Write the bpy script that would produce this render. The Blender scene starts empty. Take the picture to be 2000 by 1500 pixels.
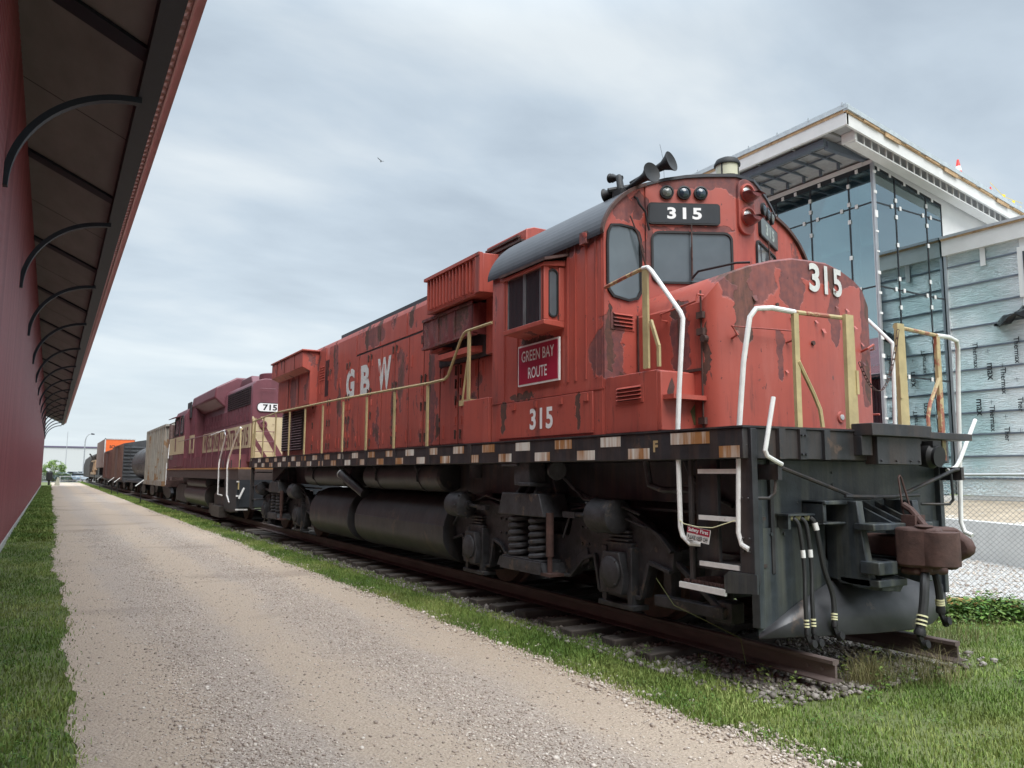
import bpy, math, random
import numpy as np
from mathutils import Vector, Matrix
random.seed(7); RNG = np.random.default_rng(11)
PI = math.pi; R = math.radians
SC = bpy.context.scene; COL = SC.collection

# ---------------------------------------------------------------- camera
cam_d = bpy.data.cameras.new('camera'); cam = bpy.data.objects.new('camera', cam_d); COL.objects.link(cam)
cam_d.sensor_fit = 'HORIZONTAL'; cam_d.sensor_width = 36.0; cam_d.lens = 36.0 * 1510 / 2000
cam_d.clip_start = 0.05; cam_d.clip_end = 4000
def cam_rot():
    F = 1510.0; vp = (98, 921); roll = 0.006
    v = Vector(((vp[0]-1000)/F, (vp[1]-750)/F, 1)).normalized()
    p2 = Vector(((vp[0]+1000-1000)/F, (vp[1]+1000*roll-750)/F, 1))
    n = v.cross(p2).normalized()
    if n.y < 0: n = -n
    x = v.cross(n).normalized()
    if x.x < 0: x = -x
    up = -n                      # world axes x, v(=+Y), up(=+Z) in camera coords (right, down, fwd)
    right = Vector((x.x, v.x, up.x)); down = Vector((x.y, v.y, up.y)); fwd = Vector((x.z, v.z, up.z))
    return right, -down, -fwd
r_, u_, b_ = cam_rot()
M = Matrix(((r_.x, u_.x, b_.x, -6.05), (r_.y, u_.y, b_.y, 0.0), (r_.z, u_.z, b_.z, 1.67), (0, 0, 0, 1)))
cam.matrix_world = M
SC.camera = cam

# ---------------------------------------------------------------- view, world, sun
SC.view_settings.view_transform = 'Standard'; SC.view_settings.look = 'None'
SC.view_settings.exposure = 1.0; SC.view_settings.gamma = 1.0
SUN_EL, SUN_AZ = R(52), R(190)     # azimuth measured from +Y clockwise
W = bpy.data.worlds.new('World'); SC.world = W; W.use_nodes = True
def build_world():
    nt = W.node_tree; nt.nodes.clear(); L = nt.links.new
    out = nt.nodes.new('ShaderNodeOutputWorld'); bg = nt.nodes.new('ShaderNodeBackground')
    sky = nt.nodes.new('ShaderNodeTexSky'); sky.sky_type = 'NISHITA'; sky.sun_disc = False
    sky.sun_elevation = SUN_EL; sky.sun_rotation = SUN_AZ; sky.dust_density = 2.0
    tc = nt.nodes.new('ShaderNodeTexCoord'); sep = nt.nodes.new('ShaderNodeSeparateXYZ'); L(tc.outputs['Generated'], sep.inputs[0])
    def m(op, a, b=None, c=None):
        n = nt.nodes.new('ShaderNodeMath'); n.operation = op
        for i, v in enumerate((a, b, c)):
            if v is None: continue
            if isinstance(v, (int, float)): n.inputs[i].default_value = v
            else: L(v, n.inputs[i])
        return n.outputs[0]
    z = m('ADD', m('MAXIMUM', sep.outputs[2], 0.0), 0.16)
    cx = m('DIVIDE', sep.outputs[0], z); cy = m('DIVIDE', sep.outputs[1], z)
    cmb = nt.nodes.new('ShaderNodeCombineXYZ'); L(cx, cmb.inputs[0]); L(m('MULTIPLY', cy, 1.0), cmb.inputs[1])
    mp = nt.nodes.new('ShaderNodeMapping'); L(cmb.outputs[0], mp.inputs[0])
    mp.inputs['Rotation'].default_value = (0, 0, R(-28)); mp.inputs['Scale'].default_value = (0.62, 1.0, 1); mp.inputs['Location'].default_value = (3.1, 1.7, 0)
    def noise(scale, det, rough, w=0.0):
        n = nt.nodes.new('ShaderNodeTexNoise'); n.inputs['Scale'].default_value = scale; n.inputs['Detail'].default_value = det
        n.inputs['Roughness'].default_value = rough; n.inputs['Distortion'].default_value = w; L(mp.outputs[0], n.inputs['Vector']); return n.outputs[0]
    n1 = noise(1.15, 4, 0.5, 0.1); n2 = noise(2.6, 6, 0.55, 0.2)
    s = m('ADD', m('MULTIPLY', n1, 0.65), m('MULTIPLY', n2, 0.35))
    cr = nt.nodes.new('ShaderNodeValToRGB'); L(s, cr.inputs[0])
    e = cr.color_ramp.elements
    e[0].position = 0.38; e[0].color = (0.30, 0.355, 0.415, 1)
    e[1].position = 0.63; e[1].color = (0.56, 0.605, 0.63, 1)
    k = e.new(0.5); k.color = (0.405, 0.47, 0.53, 1)
    hz = nt.nodes.new('ShaderNodeMixRGB'); hz.inputs[2].default_value = (0.60, 0.665, 0.695, 1)
    L(cr.outputs[0], hz.inputs[1])
    hf = m('MULTIPLY', m('POWER', m('SUBTRACT', 1.0, m('MINIMUM', m('MULTIPLY', m('MAXIMUM', sep.outputs[2], 0.0), 2.2), 1.0)), 2.0), 0.8)
    L(hf, hz.inputs[0])
    gain = nt.nodes.new('ShaderNodeVectorMath'); gain.operation = 'SCALE'; L(hz.outputs[0], gain.inputs[0]); 
    # overcast luminance: the unseen sky near the zenith is brighter than the part near the horizon
    zr = nt.nodes.new('ShaderNodeMapRange'); zr.interpolation_type = 'SMOOTHSTEP'; L(sep.outputs[2], zr.inputs[0])
    zr.inputs[1].default_value = 0.50; zr.inputs[2].default_value = 0.85; zr.inputs[3].default_value = 6.9; zr.inputs[4].default_value = 31.0
    L(zr.outputs[0], gain.inputs['Scale'])
    mix = nt.nodes.new('ShaderNodeMixRGB'); mix.inputs[0].default_value = 0.93
    L(sky.outputs[0], mix.inputs[1]); L(gain.outputs[0], mix.inputs[2])
    L(mix.outputs[0], bg.inputs[0]); bg.inputs[1].default_value = 0.105
    L(bg.outputs[0], out.inputs[0])
build_world()
sd = bpy.data.lights.new('sun', 'SUN'); sd.energy = 1.5; sd.angle = R(40); sd.color = (1.0, 0.965, 0.92)
sun = bpy.data.objects.new('sun', sd); COL.objects.link(sun)
sdir = Vector((math.sin(SUN_AZ)*math.cos(SUN_EL), math.cos(SUN_AZ)*math.cos(SUN_EL), math.sin(SUN_EL)))
sun.rotation_euler = sdir.to_track_quat('Z', 'Y').to_euler(); sun.location = (0, 0, 60)

# ---------------------------------------------------------------- materials
class NT:
    def __init__(s, name, rough=0.6, metal=0.0):
        s.m = bpy.data.materials.new(name); s.m.use_nodes = True; s.t = s.m.node_tree; s.b = s.t.nodes['Principled BSDF']
        s.b.inputs['Roughness'].default_value = rough; s.b.inputs['Metallic'].default_value = metal
        s.L = s.t.links.new; s.tc = s.t.nodes.new('ShaderNodeTexCoord')
    def n(s, t): return s.t.nodes.new(t)
    def set(s, sock, v):
        if isinstance(v, (int, float)): sock.default_value = v
        elif isinstance(v, (tuple, list)): sock.default_value = tuple(v) + ((1,) if len(v) == 3 and len(sock.default_value) == 4 else ())
        else: s.L(v, sock)
    def math(s, op, a, b=0.0, clamp=False):
        n = s.n('ShaderNodeMath'); n.operation = op; n.use_clamp = clamp; s.set(n.inputs[0], a); s.set(n.inputs[1], b); return n.outputs[0]
    def noise(s, scale=5, det=4, rough=0.55, sc=(1, 1, 1), loc=(0, 0, 0), dist=0.0, out=0, src='Object'):
        mp = s.n('ShaderNodeMapping'); s.L(s.tc.outputs[src], mp.inputs[0]); mp.inputs['Scale'].default_value = sc; mp.inputs['Location'].default_value = loc
        n = s.n('ShaderNodeTexNoise'); s.L(mp.outputs[0], n.inputs['Vector']); n.inputs['Scale'].default_value = scale
        n.inputs['Detail'].default_value = det; n.inputs['Roughness'].default_value = rough; n.inputs['Distortion'].default_value = dist
        return n.outputs[out]
    def voro(s, scale=5, sc=(1, 1, 1), feat='F1', out='Distance'):
        mp = s.n('ShaderNodeMapping'); s.L(s.tc.outputs['Object'], mp.inputs[0]); mp.inputs['Scale'].default_value = sc
        n = s.n('ShaderNodeTexVoronoi'); n.feature = feat; s.L(mp.outputs[0], n.inputs['Vector']); n.inputs['Scale'].default_value = scale
        return n.outputs[out]
    def step(s, v, lo, hi):
        n = s.n('ShaderNodeMapRange'); n.clamp = True; s.set(n.inputs[0], v); n.inputs[1].default_value = lo; n.inputs[2].default_value = hi; return n.outputs[0]
    def mix(s, f, a, b, mode='MIX'):
        n = s.n('ShaderNodeMixRGB'); n.blend_type = mode; s.set(n.inputs[0], f); s.set(n.inputs[1], a); s.set(n.inputs[2], b); return n.outputs[0]
    def col(s, c): s.set(s.b.inputs['Base Color'], c)
    def bump(s, h, strength=0.3, dist=0.01):
        n = s.n('ShaderNodeBump'); n.inputs['Strength'].default_value = strength; n.inputs['Distance'].default_value = dist
        s.L(h, n.inputs['Height']); s.L(n.outputs[0], s.b.inputs['Normal'])
    def spots(s, pts, wob=0.25, wscale=6.0):
        """soft union of ellipsoids (x,y,z,rx,ry,rz) in object space with a wobbly edge: 0..1 mask"""
        acc = None
        nz = s.n('ShaderNodeTexNoise'); nz.inputs['Scale'].default_value = wscale; nz.inputs['Detail'].default_value = 5; s.L(s.tc.outputs['Object'], nz.inputs['Vector'])
        w = s.n('ShaderNodeVectorMath'); w.operation = 'SUBTRACT'; s.L(nz.outputs['Color'], w.inputs[0]); w.inputs[1].default_value = (.5, .5, .5)
        w2 = s.n('ShaderNodeVectorMath'); w2.operation = 'SCALE'; s.L(w.outputs[0], w2.inputs[0]); w2.inputs['Scale'].default_value = wob
        ad = s.n('ShaderNodeVectorMath'); ad.operation = 'ADD'; s.L(s.tc.outputs['Object'], ad.inputs[0]); s.L(w2.outputs[0], ad.inputs[1])
        for (x, y, z, rx, ry, rz) in pts:
            a = s.n('ShaderNodeVectorMath'); a.operation = 'SUBTRACT'; s.L(ad.outputs[0], a.inputs[0]); a.inputs[1].default_value = (x, y, z)
            d = s.n('ShaderNodeVectorMath'); d.operation = 'DIVIDE'; s.L(a.outputs[0], d.inputs[0]); d.inputs[1].default_value = (rx, ry, rz)
            l = s.n('ShaderNodeVectorMath'); l.operation = 'LENGTH'; s.L(d.outputs[0], l.inputs[0])
            acc = l.outputs['Value'] if acc is None else s.math('MINIMUM', acc, l.outputs['Value'])
        return s.step(acc, 1.03, 0.97)

def plain(name, c, rough=0.6, metal=0.0, var=0.25, scale=6, bump=0.0, streak=0.0, dirt=None, dthr=0.6, sc=(1, 1, 1)):
    n = NT(name, rough, metal)
    v = n.noise(scale, 5, 0.6, sc)
    c2 = tuple(x*(1-var) for x in c); c3 = tuple(min(1, x*(1+var*0.6)) for x in c)
    k = n.mix(n.step(v, 0.3, 0.7), c2, c3)
    if streak:
        st = n.noise(9, 4, 0.6, (1, 1, 0.06)); k = n.mix(n.math('MULTIPLY', n.step(st, 0.45, 0.75), streak), k, dirt or (0.03, 0.02, 0.015))
    if dirt:
        d = n.noise(scale*0.7, 7, 0.7, loc=(4, 2, 1)); k = n.mix(n.step(d, dthr, dthr+0.05), k, dirt)
    n.col(k)
    if bump: n.bump(n.noise(scale*6, 4, 0.6), bump, 0.01)
    return n.m

def red_paint(name, spots=(), brown=(), amount=0.62, fade=True, base=(0.43, 0.088, 0.062), base2=(0.345, 0.080, 0.062)):
    n = NT(name, 0.42)
    k = n.mix(n.step(n.noise(1.3, 5, 0.6), 0.35, 0.7), base, base2)
    k = n.mix(n.math('MULTIPLY', n.step(n.noise(7, 3, 0.6, (1, 1, 0.05)), 0.5, 0.8), 0.5), k, (0.20, 0.035, 0.035))
    # older maroon and primer showing where the top coat has peeled
    big = n.noise(1.9, 8, 0.62, (1, 1, 0.55), loc=(3.3, 7.7, 1.2), dist=0.35)
    m1 = n.step(big, amount, amount+0.012); m2 = n.step(big, amount+0.045, amount+0.055)
    if spots: m1 = n.math('MAXIMUM', m1, n.spots(spots))
    if brown: m2 = n.math('MAXIMUM', m2, n.spots(brown, 0.2, 9.0)); m1 = n.math('MAXIMUM', m1, m2)
    maroon = n.mix(n.step(n.noise(14, 5, 0.6), 0.35, 0.7), (0.13, 0.050, 0.052), (0.23, 0.070, 0.058))
    rust = n.mix(n.step(n.noise(18, 5, 0.7), 0.3, 0.7), (0.055, 0.032, 0.030), (0.13, 0.055, 0.035))
    k = n.mix(m1, k, maroon); k = n.mix(m2, k, rust)
    # drips and vertical runs of grime, faded chalky runs
    drip = n.noise(5.5, 6, 0.72, (1, 1, 0.10), loc=(2, 8, 5), dist=.2); gate = n.step(n.noise(0.9, 3, .5, loc=(9, 1, 4)), .40, .60)
    k = n.mix(n.math('MULTIPLY', n.math('MULTIPLY', n.step(drip, .56, .64), gate), .62), k, (0.11, 0.045, 0.040))
    k = n.mix(n.math('MULTIPLY', n.step(n.noise(4.0, 5, .7, (1, 1, .16), loc=(6, 2, 8)), .54, .72), .35), k, (0.50, .17, .14))
    m4 = n.step(n.noise(6.5, 8, .68, (1, 1, .42), loc=(11, 3, 7), dist=.5), .645, .655); k = n.mix(m4, k, (0.14, .055, .05))
    # fine chips
    chip = n.step(n.noise(24, 6, 0.7, (1, 1, 0.5), loc=(1, 5, 9)), 0.655, 0.675)
    k = n.mix(chip, k, (0.08, 0.03, 0.028))
    n.col(k)
    h = n.math('SUBTRACT', n.math('MULTIPLY', n.noise(2.2, 3), 0.9), n.math('ADD', n.math('MULTIPLY', m1, 0.5), n.math('MULTIPLY', m2, 0.35)))
    n.bump(h, 0.55, 0.016)
    rg = n.math('ADD', n.math('MULTIPLY', m1, 0.3), 0.42); n.L(rg, n.b.inputs['Roughness'])
    return n.m

M_ = {}
M_['red'] = red_paint('red_paint', amount=.61,
    spots=[(-.92, 1.3, 4.25, .3, .5, .22), (-.92, 3.6, 3.9, .3, .12, .5), (-.92, -1.3, 2.9, .3, .10, .8), (-.92, .3, 2.7, .3, .12, .6), (-1.2, 6.3, 3.6, .3, .3, .4)],
    brown=[(-.92, 1.75, 4.3, .3, .10, .30), (-.92, 1.1, 4.35, .3, .12, .25), (-.92, -.4, 4.35, .3, .09, .22), (-.92, -1.2, 3.2, .3, .05, .5), (-.92, .32, 2.8, .3, .05, .35), (-.92, 3.75, 4.2, .3, .06, .3), (-.92, -1.5, 2.4, .3, .07, .2)])
# nose material: object space is centred on the locomotive empty at (0,12.4,0)
M_['nose_red'] = red_paint('nose_red_paint', amount=0.70,
    spots=[(0.15, -7.75, 3.68, 1.3, .5, .17), (-0.75, -7.7, 3.45, 0.30, .5, .28), (-0.25, -7.7, 3.38, .16, .4, .22), (1.05, -7.6, 3.3, .17, .5, .42), (.95, -7.6, 2.75, .12, .5, .4), (-.42, -7.7, 2.75, .05, .4, .25), (.35, -7.7, 3.2, .10, .4, .3), (-1.1, -7.1, 2.9, .3, .13, .42), (-1.1, -6.75, 2.3, .3, .1, .25)],
    brown=[(-0.86, -7.7, 3.5, 0.13, .45, .16), (-.80, -7.7, 3.12, .10, .4, .30), (.33, -7.75, 3.55, .06, .4, .14), (1.08, -7.6, 3.38, .10, .4, .15), (1.0, -7.6, 2.62, .07, .4, .22), (-1.1, -7.05, 3.22, .3, .08, .1), (-1.1, -7.42, 2.75, .3, .035, .3)])
M_['cab_red'] = red_paint('cab_red_paint', amount=0.665,
    spots=[(-1.42, -6.5, 2.9, .15, .3, .35), (-.40, -6.75, 4.70, .85, .6, .085), (.02, -6.93, 4.68, .28, .5, .20), (-1.05, -6.5, 4.42, .10, .3, .14), (-.95, -6.55, 3.95, .05, .3, .3), (-.45, -6.7, 4.18, .6, .3, .04), (-1.25, -6.5, 4.35, .12, .3, .16), (-1.55, -5.3, 3.12, .2, .35, .09), (-1.52, -5.55, 4.05, .1, .9, .12), (-1.3, -6.5, 2.42, .14, .3, .25), (.5, -6.7, 4.55, .35, .5, .22)],
    brown=[(-1.55, -5.75, 4.08, .1, .18, .2), (-1.55, -5.2, 3.14, .1, .42, .05), (-1.55, -4.95, 2.55, .1, .32, .055), (-1.55, -4.55, 2.35, .1, .06, .22), (-1.44, -6.5, 3.0, .05, .2, .36), (-1.30, -6.5, 2.42, .08, .2, .24), (-1.55, -6.15, 4.2, .1, .3, .10), (-1.55, -6.05, 2.3, .1, .05, .2)])
M_['roof_dark'] = plain('dark_roof_paint', (0.035, 0.036, 0.043), 0.42, var=0.35, scale=3, bump=0.08, dirt=(0.075, 0.05, 0.045), dthr=0.66)
M_['black'] = plain('worn_black_paint', (0.026, 0.027, 0.031), 0.5, var=0.55, scale=5, streak=0.6, dirt=(0.085, 0.055, 0.040), dthr=0.62, bump=0.15)
M_['under'] = plain('grimy_underframe', (0.036, 0.036, 0.040), 0.58, var=0.6, scale=7, dirt=(0.085, 0.066, 0.052), dthr=0.585, bump=0.4)
M_['tank'] = plain('black_tank_paint', (0.030, 0.030, 0.033), 0.50, var=0.5, scale=3.0, dirt=(0.065, 0.05, 0.042), dthr=0.60, bump=0.12, streak=0.5)
M_['pilot'] = plain('pilot_black_paint', (0.034, 0.042, 0.050), 0.45, var=0.6, scale=4.5, streak=0.8, dirt=(0.10, 0.105, 0.085), dthr=0.665, bump=0.22)
M_['rust'] = plain('brown_rust', (0.082, 0.043, 0.036), 0.75, var=0.45, scale=8, bump=0.35, dirt=(0.04, 0.022, 0.018), dthr=0.62)
M_['rail'] = plain('rail_steel_rust', (0.125, 0.094, 0.086), 0.6, var=0.35, scale=9, bump=0.15, sc=(1, .2, 1))
M_['white'] = plain('white_paint', (0.76, 0.76, 0.74), 0.45, var=0.12, scale=12, dirt=(0.42, 0.33, 0.26), dthr=0.66, bump=0.1)
M_['yellow'] = plain('faded_cream_yellow', (0.46, 0.37, 0.19), 0.5, var=0.2, scale=9, dirt=(0.22, 0.09, 0.06), dthr=0.66)
M_['yellowred'] = plain('cream_yellow_worn_to_red', (0.48, 0.38, 0.2), 0.5, var=0.2, scale=9, dirt=(0.32, 0.11, 0.07), dthr=0.5)
M_['letter'] = plain('lettering_white', (0.62, 0.62, 0.60), 0.5, var=0.15, scale=20, dirt=(0.36, .12, .11), dthr=0.73)
M_['letter_clean'] = plain('lettering_clean_white', (0.80, 0.80, 0.80), 0.45, var=0.05)
M_['gasket'] = plain('black_rubber', (0.012, 0.012, 0.013), 0.6, var=0.2)
def glass_opaque(name, c, rough=0.08, spec=0.5):
    n = NT(name, rough); n.col(n.mix(n.step(n.noise(2.5, 3), .3, .7), c, tuple(x*1.35 for x in c))); n.b.inputs['Specular IOR Level'].default_value = spec
    n.b.inputs['Coat Weight'].default_value = 0.6; n.b.inputs['Coat Roughness'].default_value = 0.03; return n.m
M_['cabglass'] = glass_opaque('sky_grey_cab_glass', (0.085, 0.106, 0.118), 0.07)  # blue-grey base colour stands in for part of the sky's reflection
M_['darkglass'] = glass_opaque('dark_window_glass', (0.02, 0.024, 0.028), 0.1)
M_['lens'] = glass_opaque('lamp_lens', (0.35, 0.36, 0.36), 0.15)
M_['lens_blue'] = glass_opaque('dark_blue_lens', (0.02, 0.035, 0.05), 0.1)
M_['lens_grey'] = glass_opaque('grey_lens', (0.10, 0.11, 0.10), 0.15)
M_['cream'] = plain('beacon_cream_lens', (0.62, 0.60, 0.45), 0.3, var=0.08)
M_['signred'] = plain('sign_crimson', (0.36, 0.012, 0.045), 0.4, var=0.05)
M_['boardblack'] = plain('number_board_black', (0.018, 0.021, 0.026), 0.35, var=0.2)
M_['boardgrey'] = plain('number_board_grey', (0.10, 0.12, 0.12), 0.3, var=0.2)
M_['hose'] = plain('rubber_hose', (0.018, 0.019, 0.019), 0.55, var=0.2, scale=20)
M_['hoseband'] = plain('hose_band_yellow', (0.70, 0.68, 0.42), 0.4, var=0.1)
def rust_square():
    n = NT('white_marker_with_rust_streaks', 0.5)
    st = n.noise(16, 5, 0.7, (1, 1, 0.05)); b = n.noise(1.1, 2, 0.5)
    f = n.step(n.math('ADD', st, n.math('MULTIPLY', n.math('SUBTRACT', b, 0.5), 0.9)), 0.36, 0.60)
    k = n.mix(f, (0.68, 0.66, 0.60), (0.36, 0.17, 0.06)); k = n.mix(n.step(st, 0.62, 0.70), k, (0.17, 0.065, 0.025)); n.col(k); return n.m
M_['square'] = rust_square()

# ---------------------------------------------------------------- mesh helpers
class MB:
    def __init__(s): s.v = []; s.f = []; s.c = None
    def add(s, vs, fs):
        o = len(s.v); s.v += [tuple(v) for v in vs]; s.f += [tuple(i+o for i in f) for f in fs]; return s
    def box(s, x0, x1, y0, y1, z0, z1):
        if x0 > x1: x0, x1 = x1, x0
        if y0 > y1: y0, y1 = y1, y0
        if z0 > z1: z0, z1 = z1, z0
        return s.add([(x0,y0,z0),(x1,y0,z0),(x1,y1,z0),(x0,y1,z0),(x0,y0,z1),(x1,y0,z1),(x1,y1,z1),(x0,y1,z1)],
                     [(3,2,1,0),(4,5,6,7),(0,1,5,4),(1,2,6,5),(2,3,7,6),(3,0,4,7)])
    def prism(s, pts, axis, a0, a1):
        """pts 2-D: axis x -> (y,z); axis y -> (x,z); axis z -> (x,y)"""
        def P(p, a): return {'x': (a, p[0], p[1]), 'y': (p[0], a, p[1]), 'z': (p[0], p[1], a)}[axis]
        n = len(pts); vs = [P(p, a0) for p in pts] + [P(p, a1) for p in pts]
        area = sum(pts[i][0]*pts[(i+1) % n][1]-pts[(i+1) % n][0]*pts[i][1] for i in range(n))
        flip = (area > 0) == (a1 > a0)
        if axis == 'y': flip = not flip
        fs = [tuple(range(n)), tuple(range(2*n-1, n-1, -1))] + [(i, n+i, n+(i+1) % n, (i+1) % n) for i in range(n)]
        if flip: fs = [f[::-1] for f in fs]
        return s.add(vs, fs)
    def tube(s, pts, r, n=8, cap=True, r_end=None):
        pts = [Vector(p) for p in pts]; m = len(pts); vs = []; ref = None
        for i, p in enumerate(pts):
            t = ((pts[min(i+1, m-1)]-pts[i]).normalized() + (pts[i]-pts[max(i-1, 0)]).normalized())
            if t.length < 1e-6: t = pts[-1]-pts[0]
            t.normalize()
            if ref is None: ref = Vector((0, 0, 1)) if abs(t.z) < 0.9 else Vector((1, 0, 0))
            a = t.cross(ref).normalized(); b = t.cross(a).normalized(); ref = -b if b.dot(ref) < 0 else b
            a = t.cross(ref).normalized(); b = t.cross(a)
            rr = r if r_end is None else r+(r_end-r)*i/(m-1)
            for k in range(n):
                g = 2*PI*k/n; vs.append(p + a*math.cos(g)*rr + b*math.sin(g)*rr)
        fs = [(i*n+k, i*n+(k+1) % n, (i+1)*n+(k+1) % n, (i+1)*n+k) for i in range(m-1) for k in range(n)]
        if cap: fs += [tuple(range(n-1, -1, -1)), tuple(range((m-1)*n, m*n))]
        return s.add(vs, fs)
    def cyl(s, p0, p1, r0, r1=None, n=20):
        return s.lathe([(0, r0), ((Vector(p1)-Vector(p0)).length, r0 if r1 is None else r1)], p0, Vector(p1)-Vector(p0), n)
    def lathe(s, prof, org, axis, n=20):
        ax = Vector(axis).normalized(); ref = Vector((0, 0, 1)) if abs(ax.z) < 0.9 else Vector((1, 0, 0))
        a = ax.cross(ref).normalized(); b = ax.cross(a); o = Vector(org); vs = []
        for h, r in prof:
            for k in range(n):
                g = 2*PI*k/n; vs.append(o + ax*h + a*math.cos(g)*r + b*math.sin(g)*r)
        m = len(prof); fs = [(i*n+k, i*n+(k+1) % n, (i+1)*n+(k+1) % n, (i+1)*n+k) for i in range(m-1) for k in range(n)]
        fs += [tuple(range(n-1, -1, -1)), tuple(range((m-1)*n, m*n))]
        return s.add(vs, fs)
    def beam(s, p0, p1, w, h, up=(0, 0, 1)):
        p0 = Vector(p0); p1 = Vector(p1); d = (p1-p0).normalized(); u = Vector(up)
        if abs(d.dot(u)) > 0.95: u = Vector((0, 1, 0))
        a = d.cross(u).normalized()*w/2; b = a.cross(d).normalized()*h/2
        vs = [p0-a-b, p0+a-b, p0+a+b, p0-a+b, p1-a-b, p1+a-b, p1+a+b, p1-a+b]
        return s.add(vs, [(3,2,1,0),(4,5,6,7),(0,1,5,4),(1,2,6,5),(2,3,7,6),(3,0,4,7)])
    def slab(s, org, u, v, pts, t):
        """2-D outline pts placed on the plane org + a*u + b*v and thickened by t along u x v"""
        org = Vector(org); u = Vector(u).normalized(); v = Vector(v).normalized(); n = u.cross(v).normalized()
        vs = [org+u*a+v*b for a, b in pts] + [org+u*a+v*b+n*t for a, b in pts]; k = len(pts)
        area = sum(pts[i][0]*pts[(i+1) % k][1]-pts[(i+1) % k][0]*pts[i][1] for i in range(k))
        fs = [tuple(range(k-1, -1, -1)), tuple(range(k, 2*k))] + [(i, (i+1) % k, k+(i+1) % k, k+i) for i in range(k)]
        if area < 0: fs = [f[::-1] for f in fs]
        return s.add(vs, fs)
    def ring(s, org, u, v, outer, inner, t):
        org = Vector(org); u = Vector(u).normalized(); v = Vector(v).normalized(); n = u.cross(v).normalized(); k = len(outer)
        P = lambda q, h: org+u*q[0]+v*q[1]+n*h
        vs = [P(q, t) for q in outer]+[P(q, t) for q in inner]+[P(q, 0) for q in outer]+[P(q, 0) for q in inner]
        fs = []
        for i in range(k):
            j = (i+1) % k
            fs += [(i, j, k+j, k+i), (i, 2*k+i, 2*k+j, j), (k+i, k+j, 3*k+j, 3*k+i)]
        return s.add(vs, fs)

def rrect(a0, a1, b0, b1, r, n=5):
    pts = []
    for cx, cy, s0 in ((a1-r, b0+r, -90), (a1-r, b1-r, 0), (a0+r, b1-r, 90), (a0+r, b0+r, 180)):
        for i in range(n+1):
            g = R(s0+90*i/n); pts.append((cx+r*math.cos(g), cy+r*math.sin(g)))
    return pts
def inset_rr(a0, a1, b0, b1, r, d): return rrect(a0+d, a1-d, b0+d, b1-d, max(r-d, 0.005))
def wloc(p):
    v = Vector((0, 0, 0))
    while p is not None: v += p.location; p = p.parent
    return v
SPLIT = {'pilot_plate', 'sill_marker', 'brake_rigging', 'band_strap', 'glazing_clip', 'soffit_joint', 'joist', 'stanchion_foot', 'mullion', 'girt', 'side_rib', 'cab_batten',
         'step_guard', 'latch', 'nose_hinge', 'hose_band', 'reflection_strip', 'foil_tape', 'door_stop', 'access_slot', 'tank_band', 'splice_box', 'intake_slats', 'discharge_chute', 'pipework', 'base_trim', 'panel_seam'}
def islands(mb):
    par = list(range(len(mb.v)))
    def find(i):
        while par[i] != i: par[i] = par[par[i]]; i = par[i]
        return i
    for f in mb.f:
        a = find(f[0])
        for k in f[1:]: par[find(k)] = a
    g = {}
    for f in mb.f: g.setdefault(find(f[0]), []).append(f)
    out = []
    for fs in g.values():
        ids = sorted({i for f in fs for i in f}); mp = {i: n for n, i in enumerate(ids)}
        q = MB(); q.v = [mb.v[i] for i in ids]; q.f = [tuple(mp[i] for i in f) for f in fs]; out.append(q)
    return out
def obj(name, mb, mat, parent=None, bevel=0.0, smooth=True, local=False, label=None, ang=35, one=False):
    if name in SPLIT and not one and parent is not None:
        parts = islands(mb)
        if len(parts) > 1:
            parts.sort(key=lambda q: (q.v[0][0]+6.05)**2+q.v[0][1]**2)
            first = [obj(name, q, mat, parent, bevel, smooth, local, label, ang, True) for q in parts[:100]]
            if len(parts) > 100:
                rest = MB()
                for q in parts[100:]: rest.add(q.v, q.f)
                r = obj(name, rest, mat, parent, bevel, smooth, local, label, ang, True); r['kind'] = 'stuff'
            return first[0]
    used = sorted({i for f in mb.f for i in f})
    if len(used) < len(mb.v):
        mp = {i: n for n, i in enumerate(used)}; q = MB(); q.v = [mb.v[i] for i in used]; q.f = [tuple(mp[i] for i in f) for f in mb.f]; mb = q
    me = bpy.data.meshes.new(name); off = Vector((0, 0, 0)) if (local or parent is None) else wloc(parent)
    me.from_pydata([(v[0]-off.x, v[1]-off.y, v[2]-off.z) for v in mb.v], [], mb.f); me.update()
    if smooth:
        me.shade_smooth(); me.set_sharp_from_angle(angle=R(ang))
    me.materials.append(mat if not isinstance(mat, str) else M_[mat])
    o = bpy.data.objects.new(name, me); COL.objects.link(o); o.parent = parent
    if bevel:
        b = o.modifiers.new('bevel', 'BEVEL'); b.width = bevel; b.segments = 2; b.limit_method = 'ANGLE'; b.angle_limit = R(40)
    if label: o['label'] = label
    return o
def tag(o, label, cat=None, group=None, kind=None):
    o['label'] = label
    if cat: o['category'] = cat
    if group: o['group'] = group
    if kind: o['kind'] = kind
    return o
def thing(name, label, cat, loc=(0, 0, 0), group=None):
    o = bpy.data.objects.new(name, None); COL.objects.link(o); o.location = loc; o.empty_display_size = 0.3
    return tag(o, label, cat, group)
def copy_tree(o, parent=None):
    c = o.copy(); COL.objects.link(c); c.parent = parent
    for ch in list(o.children): copy_tree(ch, c)
    return c
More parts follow.
